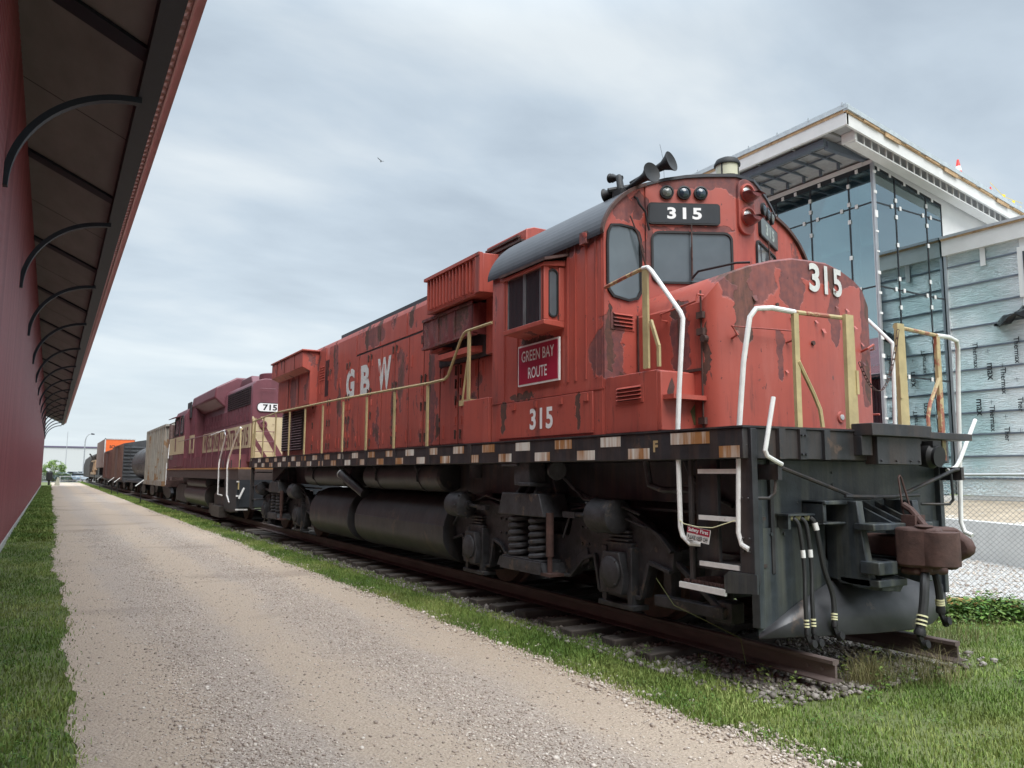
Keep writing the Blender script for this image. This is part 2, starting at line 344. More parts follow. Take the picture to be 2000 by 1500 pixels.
def text_mb(s, org, u, v, width=None, height=0.2, bold=0.0, t=0.006, spacing=1.0, mb=None, center=True):
    cu = bpy.data.curves.new('tmp', 'FONT'); cu.body = s; cu.size = 1; cu.offset = bold; cu.space_character = spacing; cu.fill_mode = 'FRONT'; cu.resolution_u = 4
    o = bpy.data.objects.new('tmp', cu); COL.objects.link(o)
    dg = bpy.context.evaluated_depsgraph_get(); me = o.evaluated_get(dg).to_mesh()
    co = np.array([q.co[:] for q in me.vertices]); fs = [tuple(p.vertices) for p in me.polygons]
    x0, y0 = co[:, 0].min(), co[:, 1].min(); w, h = np.ptp(co[:, 0]), np.ptp(co[:, 1])
    sy = height/h; sx = sy if width is None else width/w
    org = Vector(org); u = Vector(u).normalized(); v = Vector(v).normalized(); n = u.cross(v)
    mb = mb or MB(); vs = []
    for q in co:
        a = (q[0]-x0)*sx - (w*sx/2 if center else 0); b = (q[1]-y0)*sy - (h*sy/2 if center else 0)
        vs.append(org+u*a+v*b+n*t)
    mb.add(vs, fs); o.to_mesh_clear()
    bpy.data.objects.remove(o); bpy.data.curves.remove(cu); return mb
def text(name, s, org, u, v, mat, parent, **k): return obj(name, text_mb(s, org, u, v, **k), mat, parent, smooth=False)
LU, LV = (0, -1, 0), (0, 0, 1)       # reading direction and up on the train's near side
FU, FV = (1, 0, 0), (0, 0, 1)        # the same on a face towards the camera end
# ================================================================ GROUND
def sheet(name, rows, mat, kind='structure', z=0.0, label=None):
    """rows: list of (y, x0, x1)"""
    mb = MB(); vs = []; fs = []
    for y, a, b in rows: vs += [(a, y, z), (b, y, z)]
    for i in range(len(rows)-1): fs.append((2*i, 2*i+1, 2*i+3, 2*i+2))
    mb.add(vs, fs); o = obj(name, mb, mat, smooth=False); o['kind'] = kind
    if label: o['label'] = label
    return o
def ground_mats():
    n = NT('lawn_soil', 0.95)
    k = n.mix(n.step(n.noise(0.9, 6, 0.6), 0.35, 0.65), (0.10, 0.13, 0.042), (0.155, 0.175, 0.065))
    k = n.mix(n.step(n.noise(3.0, 6, 0.7, loc=(2, 9, 0)), 0.58, 0.68), k, (0.13, 0.115, 0.06)); n.col(k); n.bump(n.noise(60, 4), 0.6, 0.02); M_['lawn'] = n.m
    n = NT('gravel_path_surface', 0.95)
    fine = n.noise(55, 5, 0.75); mid = n.noise(2.2, 6, 0.65, (1, .35, 1)); big = n.noise(0.55, 4, 0.5, (1.4, .25, 1), loc=(5, 1, 0))
    sand = n.mix(n.step(fine, .3, .7), (0.42, 0.33, 0.25), (0.60, 0.485, 0.38)); stone = n.mix(n.step(fine, .35, .65), (0.30, 0.24, 0.195), (0.61, 0.515, 0.435))
    # sandy wheel tracks between stonier ribbons running with the path
    sep = n.n('ShaderNodeSeparateXYZ'); n.L(n.tc.outputs['Object'], sep.inputs[0])
    track = n.math('SINE', n.math('MULTIPLY', n.math('ADD', sep.outputs[0], n.math('MULTIPLY', big, 1.1)), 4.1))
    f = n.step(n.math('ADD', n.math('MULTIPLY', track, .25), mid), .33, .67)
    k = n.mix(f, sand, stone)
    k = n.mix(n.math('MULTIPLY', n.step(n.noise(0.28, 5, .6, (1, 1.6, 1), loc=(1, 3, 0)), .56, .72), .55), k, (0.20, 0.15, 0.12))
    k = n.mix(n.step(n.voro(75), 0.0, 0.22), tuple(x*.55 for x in (0.36, 0.30, 0.25)), k)
    n.col(k); n.bump(n.math('ADD', fine, n.math('MULTIPLY', n.voro(45), -0.9)), 0.75, 0.02); M_['path'] = n.m
    n = NT('ballast_stone_bed', 0.95)
    k = n.mix(n.step(n.noise(40, 4, .7), .3, .7), (0.13, 0.115, 0.10), (0.36, 0.33, 0.30)); k = n.mix(n.step(n.noise(1.6, 5), .5, .68), k, (0.075, 0.065, 0.052))
    n.col(k); n.bump(n.noise(45, 4), .9, .03); M_['ballast'] = n.m
    n = NT('pale_crushed_stone_yard', 0.95)
    k = n.mix(n.step(n.noise(25, 5, .75), .3, .7), (0.34, 0.325, 0.305), (0.56, 0.54, 0.515)); k = n.mix(n.step(n.noise(2.3, 6, .7), .64, .70), k, (0.15, .135, .12))
    n.col(k); n.bump(n.noise(30, 4), .8, .04); M_['yard'] = n.m
ground_mats()
far = 1500.0
sheet('ground', [(-60, -400, 400), (far, -900, 900)], 'lawn')
def jag(y, base, amp, ph): return base + amp*(math.sin(y*1.9+ph)*.35+math.sin(y*4.7+ph*2)*.3+math.sin(y*11.3+ph)*.12+math.sin(y*23.7+ph*3)*.10+math.sin(y*.23+ph)*.6+math.sin(y*0.61+ph)*.5)
def pathL(y): return jag(y, -5.83, .085, .4)
def pathR(y): return jag(y, -2.06, .055, 2.0) if y > 4.2 else jag(y, -2.06, .055, 2.0) - (4.2-y)*.07
ys = [-6+i*.06 for i in range(640)] + [32.4+i*.9 for i in range(120)]
sheet('gravel_path', [(y, pathL(y), pathR(y)) for y in ys if y < 138], 'path', z=.006)
sheet('car_park', [(142, -60, 60), (260, -90, 90)], plain('car_park_asphalt', (.13, .13, .13), .9, var=.2), z=.01)
sheet('ballast_bed', [(y, jag(y, -1.42 if y > 6 else -1.42+(6-y)*.14, .12, 5), 1.65 if y > 6 else 1.65-(6-y)*.2) for y in [4.15+i*.12 for i in range(194)]+[27.5+i*2 for i in range(75)]], 'ballast', z=.012)
sheet('gravel_yard', [(y, max(3.55, 3.9+(5.9-y)*.55) if y < 5.9 else 3.6, 60) for y in [-30, -10, 0, 2, 3, 4, 5, 5.9, 8, 20, 160]], 'yard', z=.008)

# ---- rails and sleepers
mb = MB(); RT = .265
def rail_profile(x): return [(x-.075, .095), (x+.075, .095), (x+.075, .107), (x+.012, .128), (x+.012, .222), (x+.037, .232), (x+.037, RT-.006), (x+.028, RT), (x-.028, RT), (x-.037, RT-.006), (x-.037, .232), (x-.012, .222), (x-.012, .128), (x-.075, .107)]
for x, y0, lab in ((-.755, 4.02, 'rusty near rail ending in the grass under the plow'), (.755, 3.94, 'rusty far rail ending in the grass beyond the coupler')):
    mb = MB().prism(rail_profile(x), 'y', y0, 150.0)
    for yy in (y0+.12, y0+.26): mb.cyl((x-.02, yy, .175), (x+.02, yy, .175), .016, n=8)
    tag(obj('rail', mb, 'rail'), lab, 'rail', 'rails of the museum track')
n = NT('weathered_sleeper_wood', .9); n.col(n.mix(n.step(n.noise(4, 6, .7, (.3, 4, 1)), .35, .65), (.04, .034, .03), (.11, .092, .078))); n.bump(n.noise(5, 5, .7, (.3, 6, 1)), .7, .02); M_['wood'] = n.m
def sleeper_mb(j):
    r = random.Random(j); m = MB(); e = [1.28+r.uniform(-.06, .06) for _ in range(2)]
    pts = []
    for i in range(7): pts.append((-e[0]+(e[0]+e[1])*i/6, -.11+r.uniform(-.012, .012)))
    for i in range(7): pts.append((e[1]-(e[0]+e[1])*i/6, .11+r.uniform(-.012, .012)))
    return m.prism(pts, 'z', 0, .155)
protos = []
for i in range(128):
    y = 5.62+i*.56
    if i < 6:
        o = obj('sleeper', sleeper_mb(i), 'wood', bevel=.012, local=True); protos.append(o)
    else:
        o = protos[i % 6].copy(); COL.objects.link(o)
    o.location = (random.uniform(-.05, .05), y, -.058+random.uniform(-.02, .006)); o.rotation_euler = (0, 0, random.uniform(-.025, .025))
    tag(o, 'dark weathered timber sleeper under the museum track rails', 'sleeper', 'sleepers of the museum track')

# ---- scattered stones (one object each) built with numpy
def np_obj(name, V, F, mat, tint=None, kind='stuff', label=None):
    me = bpy.data.meshes.new(name); nv = len(V); nf = len(F); k = F.shape[1]
    me.vertices.add(nv); me.vertices.foreach_set('co', V.astype(np.float32).ravel())
    me.loops.add(nf*k); me.loops.foreach_set('vertex_index', F.astype(np.int32).ravel())
    me.polygons.add(nf); me.polygons.foreach_set('loop_start', np.arange(0, nf*k, k, dtype=np.int32)); me.polygons.foreach_set('loop_total', np.full(nf, k, dtype=np.int32))
    if tint is not None:
        at = me.attributes.new('tint', 'FLOAT', 'POINT'); at.data.foreach_set('value', tint.astype(np.float32))
    me.update(calc_edges=True); me.validate(); me.materials.append(M_[mat] if isinstance(mat, str) else mat)
    o = bpy.data.objects.new(name, me); COL.objects.link(o); o['kind'] = kind
    if label: o['label'] = label
    return o
OCT = np.array([(1,0,0),(-1,0,0),(0,1,0),(0,-1,0),(0,0,1),(0,0,-1),(.7,.7,.55),(-.7,.7,-.5),(-.7,-.7,.55),(.7,-.7,-.5)], float)
def _hull():
    import bmesh
    bm = bmesh.new(); [bm.verts.new(p) for p in OCT]; bmesh.ops.convex_hull(bm, input=bm.verts); bmesh.ops.triangulate(bm, faces=bm.faces[:]); bm.verts.index_update()
    f = np.array([[v.index for v in q.verts] for q in bm.faces]); bm.free(); return f
HF = _hull()
def stones(name, P, S, mat, label, base=0.0):
    n = len(P); k = len(OCT)
    sc = S[:, None]*RNG.uniform(.6, 1.15, (n, 3)); sc[:, 2] *= .7
    V = OCT[None]*RNG.uniform(.75, 1.15, (n, k, 1)); V = V*sc[:, None, :]
    a = RNG.uniform(0, 2*PI, n); c, s = np.cos(a), np.sin(a)
    X = V[..., 0]*c[:, None]-V[..., 1]*s[:, None]; Y = V[..., 0]*s[:, None]+V[..., 1]*c[:, None]
    V = np.stack([X+P[:, 0:1], Y+P[:, 1:2], V[..., 2]+base+S[:, None]*.18], -1).reshape(-1, 3)
    F = (HF[None]+(np.arange(n)*k)[:, None, None]).reshape(-1, 3)
    return np_obj(name, V, F, mat, np.repeat(RNG.uniform(0, 1, n), k), label=label)
def tintmat(name, a, b, rough=.9, mid=None, trans=0):
    n = NT(name, rough); at = n.n('ShaderNodeAttribute'); at.attribute_name = 'tint'; cr = n.n('ShaderNodeValToRGB'); n.L(at.outputs['Fac'], cr.inputs[0])
    cr.color_ramp.elements[0].color = (*a, 1); cr.color_ramp.elements[1].color = (*b, 1)
    if mid: e = cr.color_ramp.elements.new(.5); e.color = (*mid, 1)
    big = n.noise(.8, 4, .6); n.col(n.mix(n.math('MULTIPLY', n.step(big, .4, .7), .35), cr.outputs[0], tuple(x*.6 for x in a)))
    if trans:
        yel = n.noise(.55, 5, .65, loc=(7, 3, 0)); n.col(n.mix(n.math('MULTIPLY', n.step(yel, .5, .68), .42), n.mix(n.math('MULTIPLY', n.step(big, .4, .7), .3), cr.outputs[0], tuple(x*.6 for x in a)), (.30, .27, .11)))
        n.b.inputs['Subsurface Weight'].default_value = 0; n.b.inputs['Specular IOR Level'].default_value = .25
    return n.m
M_['pebble'] = tintmat('limestone_pebbles', (.32, .258, .21), (.77, .69, .61), mid=(.54, .455, .38))
M_['bstone'] = tintmat('ballast_stones', (.11, .095, .08), (.40, .365, .33), mid=(.22, .195, .17))
M_['blade'] = tintmat('grass_blades', (.095, .165, .035), (.37, .42, .14), .6, (.185, .285, .062), trans=1)
M_['weed'] = tintmat('weed_leaves', (.035, .095, .018), (.16, .27, .05), .5, (.07, .155, .028), trans=1)
CX = -6.05
def scatter(n, x0, x1, y0, y1, power=1.0):
    u = RNG.uniform(0, 1, n)
    y = y0*(y1/y0)**u if power == 1 else y0+(y1-y0)*u
    x = RNG.uniform(x0, x1, n); return np.stack([x, y], -1)
P = scatter(115000, -5.85, -2.0, 2.0, 26)
w = .5+.5*np.sin((P[:, 0]+.55)*4.1+np.sin(P[:, 1]*.35)*.6); keep = RNG.uniform(0, 1, len(P)) < .10+.90*w**2
keep &= (P[:, 0] > np.array([pathL(y) for y in P[:, 1]])) ; P = P[keep]
stones('path_gravel', P, RNG.gamma(4, .0015, len(P))+.0025, 'pebble', 'loose pale limestone gravel lying on the path', .006)
P = scatter(3800, -.20, .26, 2.2, 40); P[:, 0] += np.array([pathR(y) for y in P[:, 1]]); P[:, 0] -= np.abs(RNG.normal(0, .05, len(P)))
stones('edge_gravel', P, RNG.gamma(4, .0026, len(P))+.003, 'pebble', 'white gravel kicked up along the edge of the lawn', .008)
P = scatter(26000, -1.52, 1.5, 3.95, 34); P = P[~((P[:, 1] < 4.9) & ((P[:, 0] < -1.0) | (P[:, 0] > .9)) & (RNG.uniform(0, 1, len(P)) < .7))]
stones('ballast_stones', P, RNG.gamma(5, .0032, len(P))+.005, 'bstone', 'grey ballast stones between and beside the rails', .015)
P = scatter(9000, 3.6, 12, 3.5, 14)
stones('yard_stones', P, RNG.gamma(4, .0035, len(P))+.004, 'pebble', 'pale crushed stone behind the chain link fence', .01)

# ---- grass blades
def blades(name, P, H, label, wid=.0034, lean=.6):
    n = len(P); a = RNG.uniform(0, 2*PI, n); b = RNG.uniform(0, 2*PI, n); ln = RNG.uniform(.1, lean, n)*H
    dx, dy = np.cos(a)*wid*RNG.uniform(.7, 1.4, n), np.sin(a)*wid*RNG.uniform(.7, 1.4, n); lx, ly = np.cos(b)*ln, np.sin(b)*ln
    Z = np.zeros(n)
    V = np.stack([np.stack([P[:, 0]-dx, P[:, 1]-dy, Z], -1), np.stack([P[:, 0]+dx, P[:, 1]+dy, Z], -1),
                  np.stack([P[:, 0]+dx*.8+lx*.35, P[:, 1]+dy*.8+ly*.35, H*.6], -1), np.stack([P[:, 0]-dx*.8+lx*.35, P[:, 1]-dy*.8+ly*.35, H*.6], -1),
                  np.stack([P[:, 0]+lx, P[:, 1]+ly, H*(1-.3*ln/H)], -1)], 1).reshape(-1, 3)
    o = (np.arange(n)*5)[:, None, None]
    F = (np.array([[0, 1, 2], [0, 2, 3], [3, 2, 4]])[None]+o).reshape(-1, 3)
    t = np.clip(RNG.normal(.45, .2, n)+.25*np.sin(P[:, 0]*2.1+P[:, 1]*1.3)+.15*np.sin(P[:, 0]*5.1-P[:, 1]*3.7), 0, 1)
    return np_obj(name, V, F, 'blade', np.repeat(t, 5), label=label)
def patchy(P, lo=.25):
    v = np.sin(P[:, 0]*3.3+1.7)*np.sin(P[:, 1]*2.1+.4)+.6*np.sin(P[:, 0]*7.7+P[:, 1]*5.3)+.5*np.sin(P[:, 1]*13+P[:, 0]*3)
    return RNG.uniform(0, 1, len(P)) < np.clip(.75+.3*v, lo, 1)
# front lawn
P = scatter(150000, -2.35, 4.6, 1.9, 7.0)
P = P[(P[:, 0] > np.array([pathR(y) for y in P[:, 1]])+RNG.normal(.02, .07, len(P)))]
infr = (P[:, 1] > 4.05) & (P[:, 0] > -1.35) & (P[:, 0] < 1.5); near_rail = infr & (RNG.uniform(0, 1, len(P)) > np.where(P[:, 1] < 4.5, .42, .14))
P = P[~near_rail]; P = P[~((P[:, 0] > 3.75) & (P[:, 1] > 4.9-.0*P[:, 0]))]; P = P[patchy(P, .35)]
blades('lawn_grass', P, np.clip(RNG.gamma(5, .0062, len(P)), .010, .085), 'green mown grass in front of the locomotive')
# strip beside the track
P = scatter(140000, 0, 1, 3.9, 110); w = .66-.0*P[:, 1]
P[:, 0] = np.array([pathR(y) for y in P[:, 1]]) + .0 + P[:, 0]**1.15*(.80+.09*np.sin(P[:, 1]*1.3)+.05*np.sin(P[:, 1]*4.1)) + RNG.normal(0, .045, len(P))
P = P[patchy(P, .45)]; d = P[:, 1]
blades('verge_grass', P, np.clip(RNG.gamma(5, .0075, len(P)), .01, .10), 'green grass verge between the gravel path and the track', wid=.004+.0)
far_w = scatter(26000, 0, 1, 26, 150); far_w[:, 0] = -2.06+far_w[:, 0]*.8
blades('far_verge_grass', far_w, np.clip(RNG.gamma(5, .012, len(far_w)), .02, .12), 'distant grass verge along the freight cars', wid=.02)
# strip by the red wall
P = scatter(90000, 0, 1, 2.0, 110); L0 = np.array([pathL(y) for y in P[:, 1]])
P[:, 0] = -6.88 + P[:, 0]**.95*(L0+6.88) + RNG.normal(0, .03, len(P)) + np.abs(RNG.normal(0, .08, len(P)))*(RNG.uniform(0, 1, len(P)) < .25); P = P[patchy(P, .4)]
blades('wallside_grass', P, np.clip(RNG.gamma(4, .008, len(P)), .01, .09), 'strip of grass along the foot of the maroon wall', wid=.0045)
far_w = scatter(9000, 0, 1, 22, 104); far_w[:, 0] = -6.88+far_w[:, 0]*1.0
blades('far_wallside_grass', far_w, np.clip(RNG.gamma(5, .012, len(far_w)), .02, .12), 'distant grass along the foot of the maroon wall', wid=.02)
# ---- leafy weeds
def leaves(name, C, S, label, mat='weed'):
    n = len(C); V = []; base = np.array([(0, 0, 0), (.5, .28, .05), (1, 0, -.06), (.5, -.28, .05)])
    a = RNG.uniform(0, 2*PI, n); p = RNG.uniform(-.5, .7, n); r = RNG.uniform(-.6, .6, n)
    ca, sa, cp, sp, cr_, sr = np.cos(a), np.sin(a), np.cos(p), np.sin(p), np.cos(r), np.sin(r)
    B = base[None]*S[:, None, None]
    x, y, z = B[..., 0], B[..., 1], B[..., 2]
    y, z = y*cr_[:, None]-z*sr[:, None], y*sr[:, None]+z*cr_[:, None]
    x, z = x*cp[:, None]-z*sp[:, None], x*sp[:, None]+z*cp[:, None]
    x, y = x*ca[:, None]-y*sa[:, None], x*sa[:, None]+y*ca[:, None]
    V = np.stack([x+C[:, 0:1], y+C[:, 1:2], z+C[:, 2:3]], -1).reshape(-1, 3)
    F = (np.array([[0, 1, 2, 3]])[None]+(np.arange(n)*4)[:, None, None]).reshape(-1, 4)
    return np_obj(name, V, F, mat, np.repeat(RNG.uniform(0, 1, n), 4), label=label)
def clump(cx, cy, rx, ry, h, n):
    q = RNG.normal(0, .45, (n, 2)); z = np.abs(RNG.normal(.5, .3, n))
    return np.stack([cx+q[:, 0]*rx, cy+q[:, 1]*ry, np.clip(z, .03, 1.1)*h*np.exp(-(q**2).sum(1)*.8)+.02], -1)
C = np.concatenate([clump(3.05+i*.22, 5.35-i*.13+RNG.uniform(-.2, .2), .28, .25, .27+RNG.uniform(-.05, .08), 900) for i in range(8)])
leaves('leafy_weeds', C, RNG.uniform(.03, .075, len(C)), 'dense leafy green weeds below the yellow timber and fence')
C = np.concatenate([clump(x, y, .09, .07, h, 50) for x, y, h in ((-.35, 3.92, .22), (-.2, 4.05, .3), (.05, 3.95, .16), (-.45, 4.2, .26), (.35, 3.9, .13), (-1.05, 4.5, .20), (-1.2, 5.0, .14), (-.98, 4.25, .12), (-1.3, 5.6, .12), (.9, 3.5, .1), (-.7, 3.75, .1), (2.3, 5.0, .2), (-1.35, 6.3, .1), (2.6, 4.9, .25))])
leaves('track_weeds', C, RNG.uniform(.015, .045, len(C)), 'small weeds growing through the stones at the rail ends')
cl = [(RNG.uniform(-2.1, 3.2), RNG.uniform(2.3, 4.0)) for _ in range(26)]+[(jag(y, -1.85, .15, 3)+RNG.uniform(-.15, .3), y) for y in RNG.uniform(4, 16, 46)]+[(RNG.uniform(-6.8, -5.85), y) for y in RNG.uniform(3.2, 14, 34)]
C = np.concatenate([clump(x, y, .09, .09, RNG.uniform(.03, .075), 46) for x, y in cl]); leaves('clover', C, RNG.uniform(.010, .024, len(C)), 'patches of clover and plantain scattered in the grass')
q = RNG.normal(0, 1, (1500, 2)); P = np.concatenate([np.stack([-.28+q[:600, 0]*.09, 4.08+q[:600, 1]*.08], -1), np.stack([.25+q[600:1100, 0]*.2, 3.95+q[600:1100, 1]*.12], -1), np.stack([2.0+q[1100:, 0]*.35, 4.75+q[1100:, 1]*.2], -1)])
M_['straw'] = tintmat('dry_grass', (.14, .16, .06), (.40, .33, .19), .7, (.25, .22, .11), trans=1)
o = blades('dry_tufts', P, np.clip(RNG.gamma(6, .035, len(P)), .05, .36), 'tufts of dry grass under the coupler', wid=.0016, lean=.9); o.data.materials[0] = M_['straw']
# ================================================================ MAROON MUSEUM BUILDING (left)
def left_building():
    t = thing('corrugated_building', 'long maroon corrugated metal building with a deep bracketed eave along the path', 'building', (-6.9, 50, 0))
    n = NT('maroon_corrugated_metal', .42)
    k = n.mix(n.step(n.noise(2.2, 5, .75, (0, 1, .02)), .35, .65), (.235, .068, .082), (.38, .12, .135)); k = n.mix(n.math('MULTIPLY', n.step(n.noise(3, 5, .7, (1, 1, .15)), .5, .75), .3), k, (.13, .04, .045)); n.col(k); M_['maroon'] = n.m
    M_['fascia'] = plain('faded_maroon_fascia', (.46, .23, .23), .45, var=.12, scale=2)
    M_['navy'] = plain('navy_steel', (.012, .018, .030), .6, var=.15)
    M_['soffit'] = plain('grey_soffit_board', (.205, .20, .198), .8, var=.14, scale=2, sc=(1, .4, 1))
    y0, y1 = -8.0, 104.0; mb = MB(); vs = []; fs = []; x = -6.9
    prof = []; y = y0; pit = .20
    while y < y1: prof += [(x, y), (x, y+pit*.50), (x+.06, y+pit*.60), (x+.06, y+pit*.90)]; y += pit
    for px, py in prof: vs += [(px, py, .17), (px, py, 8.12)]
    for i in range(len(prof)-1): fs.append((2*i+2, 2*i, 2*i+1, 2*i+3))
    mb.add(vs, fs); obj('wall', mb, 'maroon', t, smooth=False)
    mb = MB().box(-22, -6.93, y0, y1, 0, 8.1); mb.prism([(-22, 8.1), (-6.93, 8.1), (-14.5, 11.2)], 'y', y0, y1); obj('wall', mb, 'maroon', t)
    n = MB()
    n.box(-6.9, -6.83, y0, y1, 0, .14)
    for i in range(90):
        yy = 3+i*.75; pass
    obj('base_trim', n, plain('pale_base_trim', (.50, .48, .46), .7, var=.2), t)
    # eave slope: from (-6.9, 8.12) down to (-5.0, 7.27)
    s = (7.22-8.10)/(-5.02+6.9)
    Z = lambda X: 8.10+s*(X+6.9)
    mb = MB().prism([(-6.9, Z(-6.9)), (-4.99, Z(-4.99)), (-4.99, Z(-4.99)+.02), (-6.9, Z(-6.9)+.02)], 'y', y0, y1+.6); obj('soffit', mb, 'soffit', t)
    mb = MB()
    for i in range(36):
        yy = 2.35+i*3.325
        continue
        mb.prism([(-6.88, Z(-6.88)-.004), (-5.2, Z(-5.2)-.004), (-5.2, Z(-5.2)), (-6.88, Z(-6.88))], 'y', yy-.008, yy+.008)
    for i in range(18):
        yy = 5.65+6.65*i-4.6; mb.prism([(-6.88, Z(-6.88)-.005), (-5.25, Z(-5.25)-.005), (-5.25, Z(-5.25)-.001), (-6.88, Z(-6.88)-.001)], 'y', yy-.012, yy+.012)
    obj('soffit_joint', mb, 'navy', t)
    obj('eave_beam', MB().prism([(-5.30, Z(-5.30)-.003), (-5.03, Z(-5.03)-.003), (-5.03, Z(-5.03)-.16), (-5.30, Z(-5.03)-.16)], 'y', y0, y1+.5), 'navy', t)
    # corrugated roof sheet whose open ends show as teeth beneath the fascia
    vs = []; fs = []; mb = MB(); y = y0; prof = []
    while y < y1+.5: prof += [(y, 0), (y+.09, 0), (y+.12, .055), (y+.19, .055)]; y += .22
    for py, h in prof: vs += [(-6.6, py, Z(-6.6)+.05+h), (-4.95, py, Z(-4.95)+.05+h)]
    for i in range(len(prof)-1): fs.append((2*i, 2*i+1, 2*i+3, 2*i+2))
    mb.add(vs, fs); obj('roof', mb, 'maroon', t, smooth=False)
    mb = MB(); vs = []; fs = []; prof = []; y = y0
    while y < y1+.5: prof += [(y, 0), (y+.09, 0), (y+.12, -.05), (y+.19, -.05)]; y += .22
    for py, h in prof: vs += [(-5.02, py, Z(-5.0)-.02+h), (-4.94, py, Z(-5.0)-.02)]
    for i in range(len(prof)-1): fs.append((2*i, 2*i+2, 2*i+3, 2*i+1))
    mb.add(vs, fs); obj('drip_edge', mb, 'fascia', t, smooth=False)
    mb = MB()
    for k in range(4): mb.box(-4.945+.012*k, -4.935+.012*k, y0, y1+.55, Z(-4.95)-.03+.028*k, Z(-4.95)+.0+.028*k)
    mb.prism([(-4.90, 7.30), (-4.80, 7.27), (-4.80, 7.30), (-4.90, 7.35)], 'y', y0, y1+.56)
    obj('fascia', mb, 'fascia', t)
    b = None
    for i in range(16):
        yy = 5.35+6.65*i
        mb = MB(); pts = [(-6.87+1.62*(1-math.cos(a)), 5.45+1.62*math.sin(a)) for a in [PI/2*j/18 for j in range(19)]]
        inner = [(px+.085*math.cos(PI/2*j/18), pz-.085*math.sin(PI/2*j/18)) for j, (px, pz) in enumerate(pts)]
        for j in range(18): mb.prism([pts[j], pts[j+1], inner[j+1], inner[j]], 'y', yy-.06, yy+.06)
        obj('bracket', mb, 'navy', t)
        obj('rafter', MB().prism([(-6.87, Z(-6.87)-.006), (-5.3, Z(-5.3)-.006), (-5.3, Z(-5.3)-.06), (-6.87, Z(-6.87)-.06)], 'y', yy-1.10, yy-.72), 'navy', t)
left_building()

